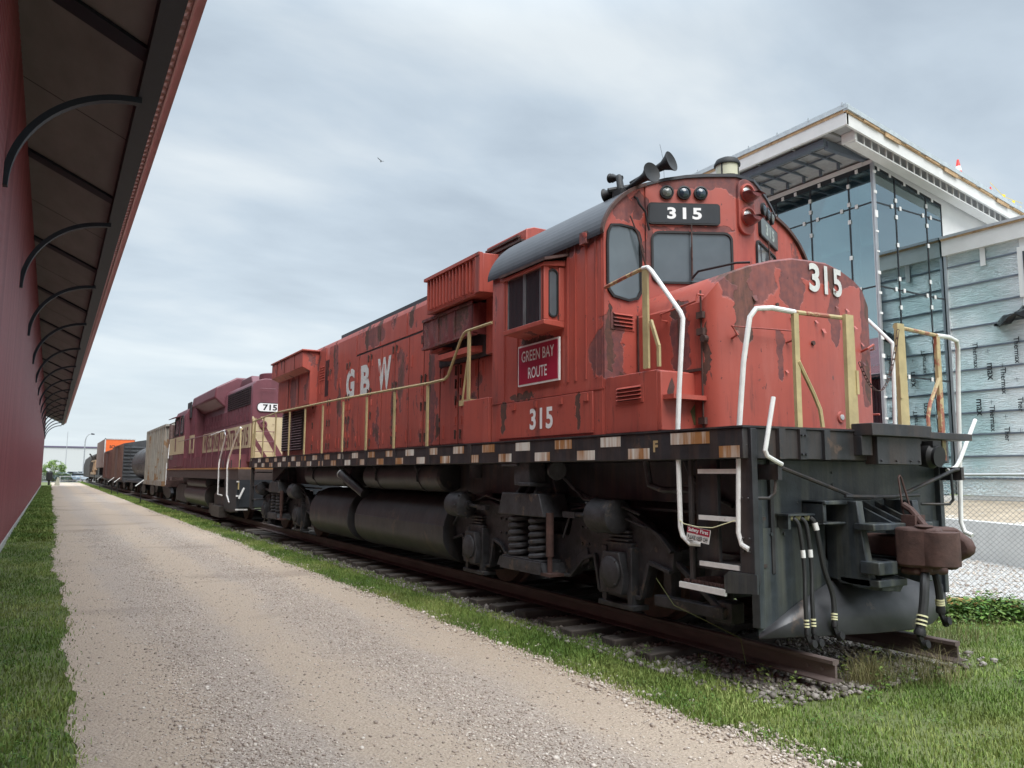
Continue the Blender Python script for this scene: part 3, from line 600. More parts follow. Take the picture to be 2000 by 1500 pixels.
# ================================================================ UNFINISHED GLASS BUILDING (right)
def right_building():
    t = thing('unfinished_building', 'unfinished glass and foil clad building behind the red locomotive', 'building', (14, 13.3, 0))
    M_['wb'] = plain('white_sheathing', (.66, .66, .64), .7, var=.08, scale=2, dirt=(.5, .5, .48), dthr=.68)
    M_['mull'] = plain('dark_mullion', (.018, .022, .026), .4, var=.1)
    M_['alu'] = plain('bare_aluminium', (.55, .56, .57), .35, .7, var=.1)
    M_['steelgrey'] = plain('slate_grey_steel', (.12, .145, .18), .5, var=.12)
    M_['ply'] = plain('plywood_edge', (.46, .31, .17), .8, var=.35, scale=7, dirt=(.3, .18, .09), dthr=.6)
    M_['concrete'] = plain('pale_concrete', (.64, .63, .60), .85, var=.10, scale=1.8, bump=.1, dirt=(.52, .50, .47), dthr=.62)
    M_['inner'] = plain('building_interior', (.10, .16, .165), .9, var=.2)
    g = bpy.data.materials.new('tinted_curtain_glass'); g.use_nodes = True; nt = g.node_tree; nt.nodes.clear(); L = nt.links.new
    o_ = nt.nodes.new('ShaderNodeOutputMaterial'); tr = nt.nodes.new('ShaderNodeBsdfTransparent'); tr.inputs[0].default_value = (.42, .62, .62, 1)
    gl = nt.nodes.new('ShaderNodeBsdfGlossy'); gl.inputs[0].default_value = (.66, .80, .84, 1); gl.inputs['Roughness'].default_value = .012
    fr = nt.nodes.new('ShaderNodeLayerWeight'); fr.inputs[0].default_value = .35; ma = nt.nodes.new('ShaderNodeMath'); ma.operation = 'MULTIPLY_ADD'; L(fr.outputs['Fresnel'], ma.inputs[0]); ma.inputs[1].default_value = .55; ma.inputs[2].default_value = .42; ma.use_clamp = True
    mx = nt.nodes.new('ShaderNodeMixShader'); L(ma.outputs[0], mx.inputs[0]); L(tr.outputs[0], mx.inputs[1]); L(gl.outputs[0], mx.inputs[2]); L(mx.outputs[0], o_.inputs[0])
    M_['glass'] = g
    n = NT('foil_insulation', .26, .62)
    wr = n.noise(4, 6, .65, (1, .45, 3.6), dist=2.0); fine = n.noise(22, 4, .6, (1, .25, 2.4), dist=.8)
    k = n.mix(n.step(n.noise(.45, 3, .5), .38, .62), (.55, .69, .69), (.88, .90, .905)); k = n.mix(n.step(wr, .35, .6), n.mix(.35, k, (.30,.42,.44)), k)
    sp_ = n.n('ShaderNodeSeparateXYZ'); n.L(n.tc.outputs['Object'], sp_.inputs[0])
    k = n.mix(n.math('MULTIPLY', n.step(n.math('ADD', n.math('MULTIPLY', sp_.outputs[1], -1.0), n.math('MULTIPLY', fine, 1.2)), 1.9, 2.9), .75), k, (.84, .83, .85)); n.col(k)  # silver towards the near end paints the foil's reflection into the colour
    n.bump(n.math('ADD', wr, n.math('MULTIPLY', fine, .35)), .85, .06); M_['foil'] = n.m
    Yg = 13.3; top = lambda X: 10.70-.17*(X-14)
    # interior
    obj('interior', MB().box(19.0, 19.2, 14.6, 32, 0.9, 10).box(14.3, 19, 31.8, 32, .9, 10).box(14.3, 19, 13.6, 32, .85, 1.0).box(14.4, 19, 14.6, 32, 5.3, 5.6), 'inner', t)
    # west glass wall x=14, y 13.3..32
    vy = [13.3, 14.1, 15.46, 16.8, 18.15, 19.5, 20.9, 22.3, 23.7, 25.1, 26.5, 27.9, 29.3, 30.7, 32.0]; hz = [1.15, 4.55, 7.1, 9.6, 10.7]
    for j in range(len(hz)-1):
        for i in range(len(vy)-1): obj('glass_pane', MB().box(14.0, 14.012, vy[i]+.02, vy[i+1]-.02, hz[j]+.02, hz[j+1]-.02), 'glass', t)
    vx = [14.0, 15.03, 16.58, 17.4]
    for j in range(len(hz)-1):
        for i in range(3):
            a, b = vx[i]+.02, vx[i+1]-.02
            zt = (hz[j+1]-.02, hz[j+1]-.02) if j < 3 else (top(a)-.03, top(b)-.03)
            obj('glass_pane', MB().prism([(a, hz[j]+.02), (b, hz[j]+.02), (b, zt[1]), (a, zt[0])], 'y', Yg, Yg+.012), 'glass', t)
    mb = MB()
    for y in vy[1:]: mb.box(13.985, 14.06, y-.022, y+.022, 1.15, 10.7)
    for z in hz[:-1]: mb.box(13.99, 14.06, Yg+.05, 32, z-.022, z+.022)
    mb.box(13.992, 14.05, Yg+.05, 32, 10.62, 10.76)
    for x in vx[1:]: mb.box(x-.022, x+.022, Yg-.015, Yg+.06, 1.15, top(x)-.01)
    for z in hz[1:-1]: mb.box(14.05, 17.4, Yg-.01, Yg+.055, z-.022, z+.022)
    mb.prism([(14.05, top(14)-.06), (17.4, top(17.4)-.06), (17.4, top(17.4)+.02), (14.05, top(14)+.02)], 'y', Yg-.012, Yg+.04)
    obj('mullion', mb, 'mull', t)
    # bright aluminium corner post and added pale strips standing in for reflections in the glass
    mb = MB().box(13.94, 13.985, Yg-.06, Yg-.015, 1.1, 10.75).box(14.0, 14.03, Yg-.06, Yg-.025, 1.1, 10.75).box(13.94, 13.975, Yg+.0, Yg+.03, 1.1, 10.75); obj('corner_post', mb, 'alu', t)
    mb = MB()
    for y in vy[1:8]: mb.box(14.09, 14.11, y+.02-.26, y-.03, 1.2, 10.6)
    for x in vx[1:3]: mb.box(x-.26, x-.03, Yg+.09, Yg+.11, 1.2, 10.1)
    obj('reflection_strip', mb, plain('pale_teal_reflection', (.42, .60, .60), .5, var=.05), t)
    clips = MB()
    def clip_w(y, z): clips.box(13.965, 13.985, y-.045, y+.045, z-.06, z+.06)
    def clip_s(x, z): clips.box(x-.045, x+.045, Yg-.035, Yg-.016, z-.06, z+.06)
    for y in vy[1:8]:
        for z in (10.2, 9.75, 9.2, 8.0, 6.6, 5.2): clip_w(y, z+random.uniform(-.15, .15))
        for z in hz[1:-1]: clip_w(y-.25, z); clip_w(y+.25, z)
    for y in (13.8, 14.6, 15.1, 16, 16.5, 17.4): clip_w(y, 10.66)
    for x in vx[1:3]:
        for z in (9.9, 9.3, 8.6, 7.5, 6.7, 5.6, 4.9, 4.1, 3.3, 2.2): clip_s(x, z+random.uniform(-.15, .15))
        for z in hz[1:-1]: clip_s(x-.2, z); clip_s(x+.2, z)
    for x in (14.25, 14.8, 15.5, 16.2, 16.9): clip_s(x, top(x)-.03)
    for i in range(16): clips.box(13.93, 14.06, Yg-.075, Yg-.055, 10.4-i*.6+random.uniform(-.1, .1), 10.52-i*.6)
    obj('glazing_clip', clips, 'white', t)
    # foundation
    obj('foundation', MB().box(13.8, 17.5, Yg-.12, 32, 0, 1.12).box(17.42, 30, -8, Yg-.12, 0, 1.12), 'concrete', t)
    # foil wall x=17.4 running towards the camera
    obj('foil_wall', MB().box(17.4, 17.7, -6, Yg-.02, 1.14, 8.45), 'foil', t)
    mb = MB()
    for i in range(12): z = 8.08-.645*i; mb.box(17.378, 17.4, -6, Yg-.1, z-.024, z+.024)
    obj('girt', mb, 'steelgrey', t)
    obj('corner_trim', MB().box(17.33, 17.40, Yg-.1, Yg-.02, 1.14, 9.0), 'alu', t)
    obj('foil_tape', MB().box(17.352, 17.36, 12.05, 12.2, 7.9, 8.45).box(17.352, 17.36, 10.95, 11.1, 5.9, 8.45), 'wb', t)
    mb = MB(); r = random.Random(3)
    for row, z in enumerate((5.25, 4.8, 4.35, 3.75, 3.3, 2.9)):
        for c in range(7):
            y = 12.5-c*1.15-(row % 3)*.37
            text_mb('Thermax' if r.random() < .4 else ('Ther' if r.random() < .6 else 'max'), (17.352, y, z+r.uniform(-.08, .08)), (0, 0, -1), (0, -1, 0), height=.15, bold=.02, mb=mb, t=.004)
            obj('lettering', mb, 'mull', t, smooth=False); mb = MB()
            obj('printed_cross', MB().box(17.347, 17.352, y-.42, y-.28, z+.09, z+.10).box(17.346, 17.351, y-.36, y-.35, z+.02, z+.15), 'mull', t, smooth=False)
    # white parapet with plywood edge
    obj('parapet', MB().box(17.25, 17.8, -6, Yg-.03, 8.45, 8.92), 'wb', t)
    obj('parapet_cap', MB().box(17.2, 17.85, -6, Yg-.03, 8.92, 8.97), 'ply', t)
    obj('parapet_membrane', MB().box(17.17, 19.5, -6, Yg-.02, 8.97, 9.05), 'alu', t)
    # window at the right end of the foil wall
    w = obj('window', MB().box(17.30, 17.41, 9.3, 11.15, 6.75, 8.2), 'wb', t)
    obj('pane', MB().box(17.285, 17.305, 9.45, 11.0, 6.9, 8.05), 'darkglass', w)
    # wall head above the south glass: white plaster band following the sloped roof
    rz = lambda X: 11.18-.145*(X-12)
    obj('wall_head', MB().prism([(14.0, top(14)+.02), (17.4, top(17.4)+.02), (17.4, 9.02), (21.6, 9.02), (21.6, rz(21.6)), (14.0, rz(14))], 'y', Yg-.02, Yg+.3).box(13.96, 14.3, Yg+.3, 32, 10.76, rz(14)), 'wb', t)
    # roof
    yE = 12.66
    def slope(z0, z1, x0, x1, y0, y1): return [(x0, y0, rz(x0)+z0), (x1, y0, rz(x1)+z0), (x1, y1, rz(x1)+z0), (x0, y1, rz(x0)+z0), (x0, y0, rz(x0)+z1), (x1, y0, rz(x1)+z1), (x1, y1, rz(x1)+z1), (x0, y1, rz(x0)+z1)]
    BF = [(3,2,1,0),(4,5,6,7),(0,1,5,4),(1,2,6,5),(2,3,7,6),(3,0,4,7)]
    obj('roof', MB().add(slope(.12, .50, 12.02, 21.6, yE+.02, 33), BF), 'wb', t)
    obj('fascia', MB().add(slope(-.03, .30, 11.95, 21.6, yE-.05, yE+.018), BF).box(11.93, 12.018, yE-.05, 33, 11.17, 11.52), 'wb', t)
    mb = MB().box(11.91, 12.018, yE-.07, 33, 11.52, 11.60); mb.add(slope(.302, .36, 11.93, 21.6, yE-.09, yE+.018), BF)
    for i in range(9):
        x = 12.6+i*.95; mb.add(slope(.30-.02*math.sin(i*2.1)-.05*(i % 3 == 1), .37, x, x+.7, yE-.12, yE-.092), BF)
    obj('fascia_edge', mb, 'ply', t)
    mb = MB().box(11.88, 12.018, yE-.11, 33, 11.602, 11.74); mb.add(slope(.362, .50, 11.9, 21.6, yE-.14, yE+.018), BF)
    for i in range(15): mb.box(11.87, 11.89, yE+i*1.1, yE+.05+i*1.1, 11.70, 11.80)
    obj('roof_edge', mb, plain('galvanised_edge', (.50, .55, .57), .4, .3, var=.15), t)
    obj('soffit', MB().add(slope(.08, .118, 12.0, 21.6, yE+.02, 33), BF), plain('grey_deck_underside', (.34, .34, .345), .8, var=.15), t)
    # row of small lookouts below the fascia on the south side
    mb = MB().add(slope(-.24, -.20, 12.5, 21.6, yE+.10, yE+.42), BF)
    for i in range(28):
        x = 12.55+i*.33; mb.box(x, x+.035, yE+.10, yE+.14, rz(x)-.2, rz(x)+.07)
    mb.add(slope(-.20, .07, 12.45, 12.52, yE+.08, yE+.5), BF); obj('lookout', mb, 'wb', t)
    mb = MB()
    for i in range(7): mb.box(12.0, 14.0, 13.2+i*1.3, 13.24+i*1.3, 11.16, 11.25)
    mb.box(12.7, 12.73, 13, 33, 11.14, 11.22).box(13.4, 13.43, 13, 33, 11.12, 11.2); obj('soffit_joint', mb, plain('mid_grey_joint', (.2, .2, .2), .8), t)
    # slate grey steel frame of the sunshade hanging under the west overhang
    mb = MB().box(12.18, 12.32, 13.55, 30, 10.98, 11.17).box(12.32, 14.1, 13.50, 13.64, 10.90, 11.12)
    obj('steel_frame', mb, 'steelgrey', t)
    mb = MB()
    for i in range(22):
        y = 14.15+i*.62; mb.box(12.32, 13.9, y, y+.05, 10.99, 11.07); mb.box(13.62, 13.72, y, y+.05, 10.8, 10.99)
    mb.box(13.05, 13.09, 13.64, 30, 11.0, 11.05); obj('joist', mb, 'steelgrey', t)
right_building()
def yard_things():
    # low curved concrete wall
    mb = MB(); pts = [(6.4, 1.6), (8.1, 4.9), (9.55, 7.71), (10.1, 8.75), (10.57, 9.74), (11.0, 12.0), (11.2, 16), (11.3, 40)]
    for i in range(len(pts)-1):
        (a, b), (c, d) = pts[i], pts[i+1]; dx, dy = c-a, d-b; L = math.hypot(dx, dy); nx, ny = dy/L*.28, -dx/L*.28
        mb.prism([(a, b), (c, d), (c+nx, d+ny), (a+nx, b+ny)], 'z', 0, .78)
    obj_ = obj('concrete_wall', mb, 'concrete'); tag(obj_, 'low pale concrete retaining wall behind the chain link fence', 'wall')
    mb = MB()
    for i in range(len(pts)-1):
        (a, b), (c, d) = pts[i], pts[i+1]; dx, dy = c-a, d-b; L = math.hypot(dx, dy); nx, ny = dy/L, -dx/L
        mb.add([(a+nx*.28, b+ny*.28, .70), (c+nx*.28, d+ny*.28, .70), (17.5, d if i else -8, 1.0), (17.5, b, 1.0)], [(0, 1, 2, 3)])
    mb = MB().add([(6.7, 1.4, .66), (17.42, -4, 1.0), (17.42, 13.1, 1.0), (11.4, 13.0, .72), (10.8, 9.7, .72), (9.8, 7.6, .72)], [(0, 1, 2, 3, 4, 5)])
    o = obj('dirt_terrace', mb, plain('sandy_building_dirt', (.42, .34, .25), .95, var=.3, scale=1.4, dirt=(.56, .52, .46), dthr=.58, bump=.3)); o['kind'] = 'structure'
    # timber
    mb = MB().beam((3.42, 6.5, .07), (4.42, 5.25, .07), .09, .14); tag(obj('timber_beam', mb, plain('new_yellow_timber', (.50, .31, .11), .7, var=.2), bevel=.004), 'yellow timber beam lying along the foot of the fence', 'timber')
    # chain link fence
    a, b = Vector((3.25, 6.85, 0)), Vector((6.1, 2.6, 0)); d = (b-a); Ln = d.length; d.normalize()
    t = thing('chain_link_fence', 'grey chain link fence with a top pipe beside the gravel yard', 'fence', (a.x, a.y, 0))
    mb = MB(); h = 1.68; z0 = .12; s = .066; k = int((Ln+h)/s)
    for i in range(-int(h/s), int(Ln/s)+1):
        for sg in (1, -1):
            u0 = i*s if sg > 0 else i*s+h; pts = []
            # clip the diagonal to 0..Ln
            t0, t1 = 0.0, h
            if sg > 0: t0 = max(0, -u0); t1 = min(h, Ln-u0)
            else: t0 = max(0, u0-Ln); t1 = min(h, u0)
            if t1-t0 < .03: continue
            off = .0016*sg; nn = Vector((-d.y, d.x, 0))*off
            p = a+d*(u0+sg*t0)+Vector((0, 0, z0+t0))+nn; q = a+d*(u0+sg*t1)+Vector((0, 0, z0+t1))+nn
            mb.tube([p, q], .0023, n=4, cap=False)
    obj('chain_mesh', mb, plain('galvanised_wire', (.28, .28, .27), .5, .2, var=.1), t)
    obj('top_rail', MB().tube([a+Vector((0, 0, 1.685)), b+Vector((0, 0, 1.735))], .019, 10), plain('galvanised_pipe', (.42, .43, .43), .4, .5, var=.1), t)
    for q in (0.0, .62, 1.0):
        p = a+d*Ln*q
        if q == .62: p = a+d*Ln*.72
        obj('post', MB().cyl(p, p+Vector((0, 0, 1.72)), .028, n=12), M_['alu'], t)
    # torn black tarp at the end of the foil wall
    r = random.Random(5); N = 14; vs = []; fs = []
    for i in range(N+1):
        f = i/N; y = 11.86-2.9*f; zc = 6.05+.70*f**.7; w = .07+.62*f**.8+.10*math.sin(i*1.7)
        for j in range(5):
            g = j/4-.5; vs.append((17.28-.16*math.sin(f*5+j)-.28*f+.10*r.random(), y+.1*g, zc+w*g*1.5+.07*math.sin(i*2.3+j*1.9)))
    for i in range(N):
        for j in range(4): fs.append((i*5+j, i*5+j+1, (i+1)*5+j+1, (i+1)*5+j))
    o = obj('tarp', MB().add(vs, fs), plain('black_plastic', (.014, .014, .016), .3, var=.2)); m = o.modifiers.new('thick', 'SOLIDIFY'); m.thickness = .01
    tag(o, 'torn black plastic tarp flapping from the foil wall', 'tarp')
    # cone and roof flags
    rz = lambda X: 11.18-.145*(X-12)
    def px_roof(u): return u
    x = 17.7; z = rz(x)+.5
    t = thing('traffic_cone', 'orange traffic cone standing on the sloped roof edge', 'traffic cone', (x, 12.85, z))
    mo = plain('cone_orange', (.75, .05, .04), .4, var=.05)
    obj('base', MB().box(x-.17, x+.17, 12.68, 13.02, z, z+.04), mo, t)
    obj('cone_body', MB().lathe([(0, .13), (.62, .03)], (x, 12.85, z+.04), (0, 0, 1), 16), mo, t)
    obj('reflective_band', MB().lathe([(0, .098), (.16, .072)], (x, 12.85, z+.28), (0, 0, 1), 16), 'white', t)
    x2 = 19.6; z2 = rz(x2)+.5
    t = thing('warning_line', 'yellow warning flags strung from a small red stake on the roof', 'flag line', (x2, 12.9, z2))
    my = plain('flag_yellow', (.85, .62, .03), .5, var=.05)
    obj('stake', MB().lathe([(0, .09), (.45, .02)], (x2, 12.9, z2), (0, 0, 1), 8), mo, t)
    obj('line', MB().tube([(x2, 12.9, z2+.6), (x2+1.2, 13.1, z2+.42), (x2+2.8, 13.3, z2+.55)], .008, 4), my, t)
    for k, (dx, dz) in enumerate(((.12, .46), (.75, .28), (1.35, .12), (1.15, .50), (1.9, .45), (2.4, .36))):
        obj('flag', MB().prism([(x2+dx, z2+dz), (x2+dx+.2, z2+dz+.02), (x2+dx+.13, z2+dz-.16)], 'y', 13.0+dx*.1, 13.01+dx*.1), my, t)
yard_things()
# ================================================================ RED LOCOMOTIVE
def louvers(name, org, u, v, w, h, n, mat, parent):
    """row of n pressed louvers on a plate"""
    u = Vector(u).normalized(); v = Vector(v).normalized(); nn = u.cross(v); org = Vector(org); mb = MB()
    mb.slab(org-nn*.001, u, v, [(-w/2-.03, -h/2-.025), (w/2+.03, -h/2-.025), (w/2+.03, h/2+.025), (-w/2-.03, h/2+.025)], .006)
    for i in range(n):
        b = -h/2 + h*(i+.25)/n; hh = h/n*.55
        p = [org+u*(-w/2)+v*b, org+u*(w/2)+v*b, org+u*(w/2)+v*(b+hh), org+u*(-w/2)+v*(b+hh)]
        mb.add([p[0]+nn*.004, p[1]+nn*.004, p[2]+nn*.004, p[3]+nn*.004, p[0]+nn*.03, p[1]+nn*.03], [(4, 5, 2, 3), (0, 1, 5, 4), (0, 4, 3), (1, 2, 5)])
    o = obj(name, mb, mat, parent, smooth=False)
    g = MB()
    for i in range(n):
        b = -h/2 + h*(i+.25)/n
        g.slab(org+nn*.0055, u, v, [(-w/2, b-h/n*.22), (w/2, b-h/n*.22), (w/2, b-.002), (-w/2, b-.002)], .003)
    obj('louver_gap', g, 'gasket', o, smooth=False)
    return o
def window(name, org, u, v, outline_outer, outline_inner, parent, glass='cabglass', frame='gasket', t=.022):
    w = obj(name, MB().ring(org, u, v, outline_outer, outline_inner, t), frame, parent)
    obj('pane', MB().slab(org, u, v, outline_inner, .006), glass, w)
    return w
def ladder_truck(name, parent, yc, wb, side=-1, big=True, fast=False):
    """one AAR type B truck: frame > wheels, brake cylinders, springs, journal boxes; both sides"""
    ya, yb = yc-wb/2, yc+wb/2; xs = 1.07; tr = MB(); zc = RT+.508
    def fr(x0, x1):
        P = [(yc-wb/2-.72, .98), (yc-wb/2-.55, 1.12), (yc-wb/2-.15, 1.30), (yc-wb/2+.35, 1.32), (yc-.62, 1.22), (yc-.55, 1.02), (yc+.55, 1.02), (yc+.62, 1.22), (yc+wb/2-.35, 1.32), (yc+wb/2+.15, 1.30), (yc+wb/2+.55, 1.12), (yc+wb/2+.72, .98),
             (yc+wb/2+.70, .80), (yc+wb/2+.42, .86), (yc+wb/2+.30, .52), (yc+wb/2-.02, .46), (yc+wb/2-.34, .52), (yc+wb/2-.42, .86), (yc+wb/2-.62, .80), (yc+.62, .60), (yc-.62, .60), (yc-wb/2+.62, .80), (yc-wb/2+.42, .86), (yc-wb/2+.34, .52), (yc-wb/2+.02, .46), (yc-wb/2-.30, .52), (yc-wb/2-.42, .86), (yc-wb/2-.70, .80)]
        tr.prism(P, 'x', x0, x1)
    for s in (-1, 1): fr(s*xs, s*(xs+.10))
    tr.box(-xs, xs, yc-.28, yc+.28, .75, 1.15).box(-xs, xs, ya-.70, ya-.62, .85, 1.0).box(-xs, xs, yb+.62, yb+.70, .85, 1.0)
    for s in (-1, 1):
        tr.box(s*1.02, s*1.05, ya-.9, yb+.9, 1.33, 1.36)
        tr.tube([(s*1.25, ya-.35, 1.30), (s*1.28, ya, 1.40), (s*1.28, ya+.5, 1.42), (s*1.22, yc-.7, 1.55)], .018, 6)
    # casting flange along the bottom edge and arches, bolts and webs
    lo = [(yc-wb/2-.70, .80), (yc-wb/2-.42, .86), (yc-wb/2-.30, .52), (yc-wb/2+.34, .52), (yc-wb/2+.42, .86), (yc-wb/2+.62, .80), (yc-.62, .60), (yc+.62, .60), (yc+wb/2-.62, .80), (yc+wb/2-.42, .86), (yc+wb/2-.34, .52), (yc+wb/2+.30, .52), (yc+wb/2+.42, .86), (yc+wb/2+.70, .80)]
    hi = [(yc-wb/2-.72, .98), (yc-wb/2-.55, 1.12), (yc-wb/2-.15, 1.30), (yc-wb/2+.35, 1.32), (yc-.62, 1.22)]
    for s in (-1, 1):
        for P_ in (lo, hi, [(2*yc-y, z) for y, z in hi]):
            for p, q in zip(P_, P_[1:]): tr.beam((s*1.19, p[0], p[1]), (s*1.19, q[0], q[1]), .055, .035)
        for dy in (-.92, -.8, .8, .92):
            for z in (.72, .95, 1.12): tr.cyl((s*1.17, yc+dy, z), (s*1.19, yc+dy, z), .018, n=6)
        tr.prism([(yc-.95, .78), (yc-.70, .68), (yc-.70, .80), (yc-.90, .92)], 'x', s*1.17, s*1.20)
        tr.tube([(s*1.23, yc-1.9, 1.18), (s*1.24, yc-1.1, 1.36), (s*1.24, yc-.7, 1.30), (s*1.30, yc-.62, 1.0)], .014, 6).tube([(s*1.22, yc+.7, 1.32), (s*1.24, yc+1.2, 1.40), (s*1.24, yc+1.9, 1.22)], .014, 6)
        tr.box(s*1.0, s*1.12, ya-.62, ya-.52, .55, .90).box(s*1.0, s*1.12, yb+.52, yb+.62, .55, .90)
        for y in (ya, yb):
            for sg in (-1, 1): tr.prism([(y+sg*.60, .50), (y+sg*.66, .55), (y+sg*.66, 1.0), (y+sg*.56, 1.0), (y+sg*.54, .70)], 'x', s*.68, s*.80)
    t = obj('truck', tr, 'under', parent, bevel=.014)
    for y in (ya, yb):
        w = MB()
        for s in (-1, 1):
            x = s*.72
            w.lathe([(0, .05), (0, .46), (.0, .505), (.10, .512), (.125, .545), (.15, .545), (.15, .05)], (x+s*.075, y, zc), (-s, 0, 0), 36)
        w.cyl((-.9, y, zc), (.9, y, zc), .085, n=12)
        obj('wheel', w, 'rust', t)
    for s in (-1, 1):
        for y in (ya, yb):
            j = MB().box(s*1.03, s*1.24, y-.20, y+.20, .50, 1.02)
            j.prism([(y-.16, .54), (y+.16, .54), (y+.19, .72), (y+.12, .93), (y-.12, .93), (y-.19, .72)], 'x', s*1.24, s*1.33)
            j.lathe([(0, .155), (.02, .15), (.045, .10), (.05, .02)], (s*1.33, y, .74), (s, 0, 0), 24)
            for a in range(4): j.cyl((s*1.33, y+.13*math.cos(PI/4+a*PI/2), .74+.15*math.sin(PI/4+a*PI/2)), (s*1.36, y+.13*math.cos(PI/4+a*PI/2), .74+.15*math.sin(PI/4+a*PI/2)), .016, n=6)
            j.box(s*1.10, s*1.26, y-.23, y-.16, .42, .98).box(s*1.10, s*1.26, y+.16, y+.23, .42, .98).box(s*1.08, s*1.28, y-.27, y+.27, .40, .45)
            for k in range(3): j.box(s*1.12, s*1.23, y-.15, y+.15, 1.03+k*.04, 1.055+k*.04)
            obj('journal_box', j, 'under', t, bevel=.008)
        for y, dr in ((ya+.10, 1), (yb+.30, -1)):
            b = MB().lathe([(0, .10), (.03, .165), (.36, .175), (.40, .15), (.43, .06), (.47, .05)], (s*1.30, y-dr*.22, 1.27), (0, dr, 0), 28)
            for a in range(8): b.cyl((s*1.30+.17*math.cos(a*PI/4), y+dr*.14, 1.27+.17*math.sin(a*PI/4)), (s*1.30+.17*math.cos(a*PI/4), y+dr*.17, 1.27+.17*math.sin(a*PI/4)), .014, n=6)
            b.tube([(s*1.30, y+dr*.24, 1.27), (s*1.30, y+dr*.62, 1.25)], .024, 8).box(s*1.27, s*1.33, y+dr*.50, y+dr*.72, 1.22, 1.28)
            b.box(s*1.10, s*1.30, y-.05, y+.05, 1.18, 1.24)
            obj('brake_cylinder', b, 'under', t)
        # spring group
        sp = MB()
        for cx_, cy_ in ((0, -.22), (0, .22), (0, .0)):
            R0 = .115 if cy_ else .08; pts = []; turns = 6
            x = s*(1.32 if cy_ else 1.22)
            for k in range(turns*12+1):
                a = 2*PI*k/12; pts.append((x+R0*math.cos(a), yc+cy_+R0*math.sin(a), .74+.46*k/(turns*12)))
            sp.tube(pts, .031, 7)
        obj('coil_spring', sp, 'under', t)
        pl = MB().prism([(yc-.50, .62), (yc+.50, .62), (yc+.44, .72), (yc-.44, .72)], 'x', s*1.08, s*1.47)
        pl.box(s*1.10, s*1.46, yc-.40, yc+.40, .72, .745).box(s*1.47, s*1.49, yc-.46, yc+.40, .60, .73)
        for k in (-.30, -.10): pl.box(s*1.489, s*1.493, yc+k-.07, yc+k+.07, .64, .70)
        obj('spring_plank', pl, 'under', t, bevel=.012)
        cap_ = MB().prism([(yc-.50, 1.21), (yc+.50, 1.21), (yc+.46, 1.30), (yc+.40, 1.46), (yc-.40, 1.46), (yc-.46, 1.30)], 'x', s*1.12, s*1.47)
        cap_.prism([(yc-.34, 1.46), (yc+.24, 1.46), (yc+.14, 1.80), (yc-.20, 1.80)], 'x', s*1.0, s*1.20)
        for k in (-.26, -.08, .12): cap_.add([(s*1.44, yc+k, 1.46), (s*1.44, yc+k+.03, 1.46), (s*1.2, yc+k*.6, 1.78), (s*1.2, yc+k*.6+.03, 1.78), (s*1.2, yc+k, 1.46), (s*1.2, yc+k+.03, 1.46)], [(0, 1, 3, 2), (0, 2, 4), (1, 5, 3)])
        obj('bolster_cap', cap_, 'under', t, bevel=.012)
        dm = MB().cyl((s*1.40, yc-.52, .80), (s*1.40, yc-.52, 1.26), .042, n=12).cyl((s*1.40, yc-.52, .62), (s*1.40, yc-.52, .82), .028, n=10).box(s*1.30, s*1.48, yc-.64, yc-.42, .60, .63)
        obj('damper', dm, 'rust', t)
    return t
def arc_z(x):
    return 4.05+.71*max(0.0, 1-(abs(x)/1.52)**3)**.625
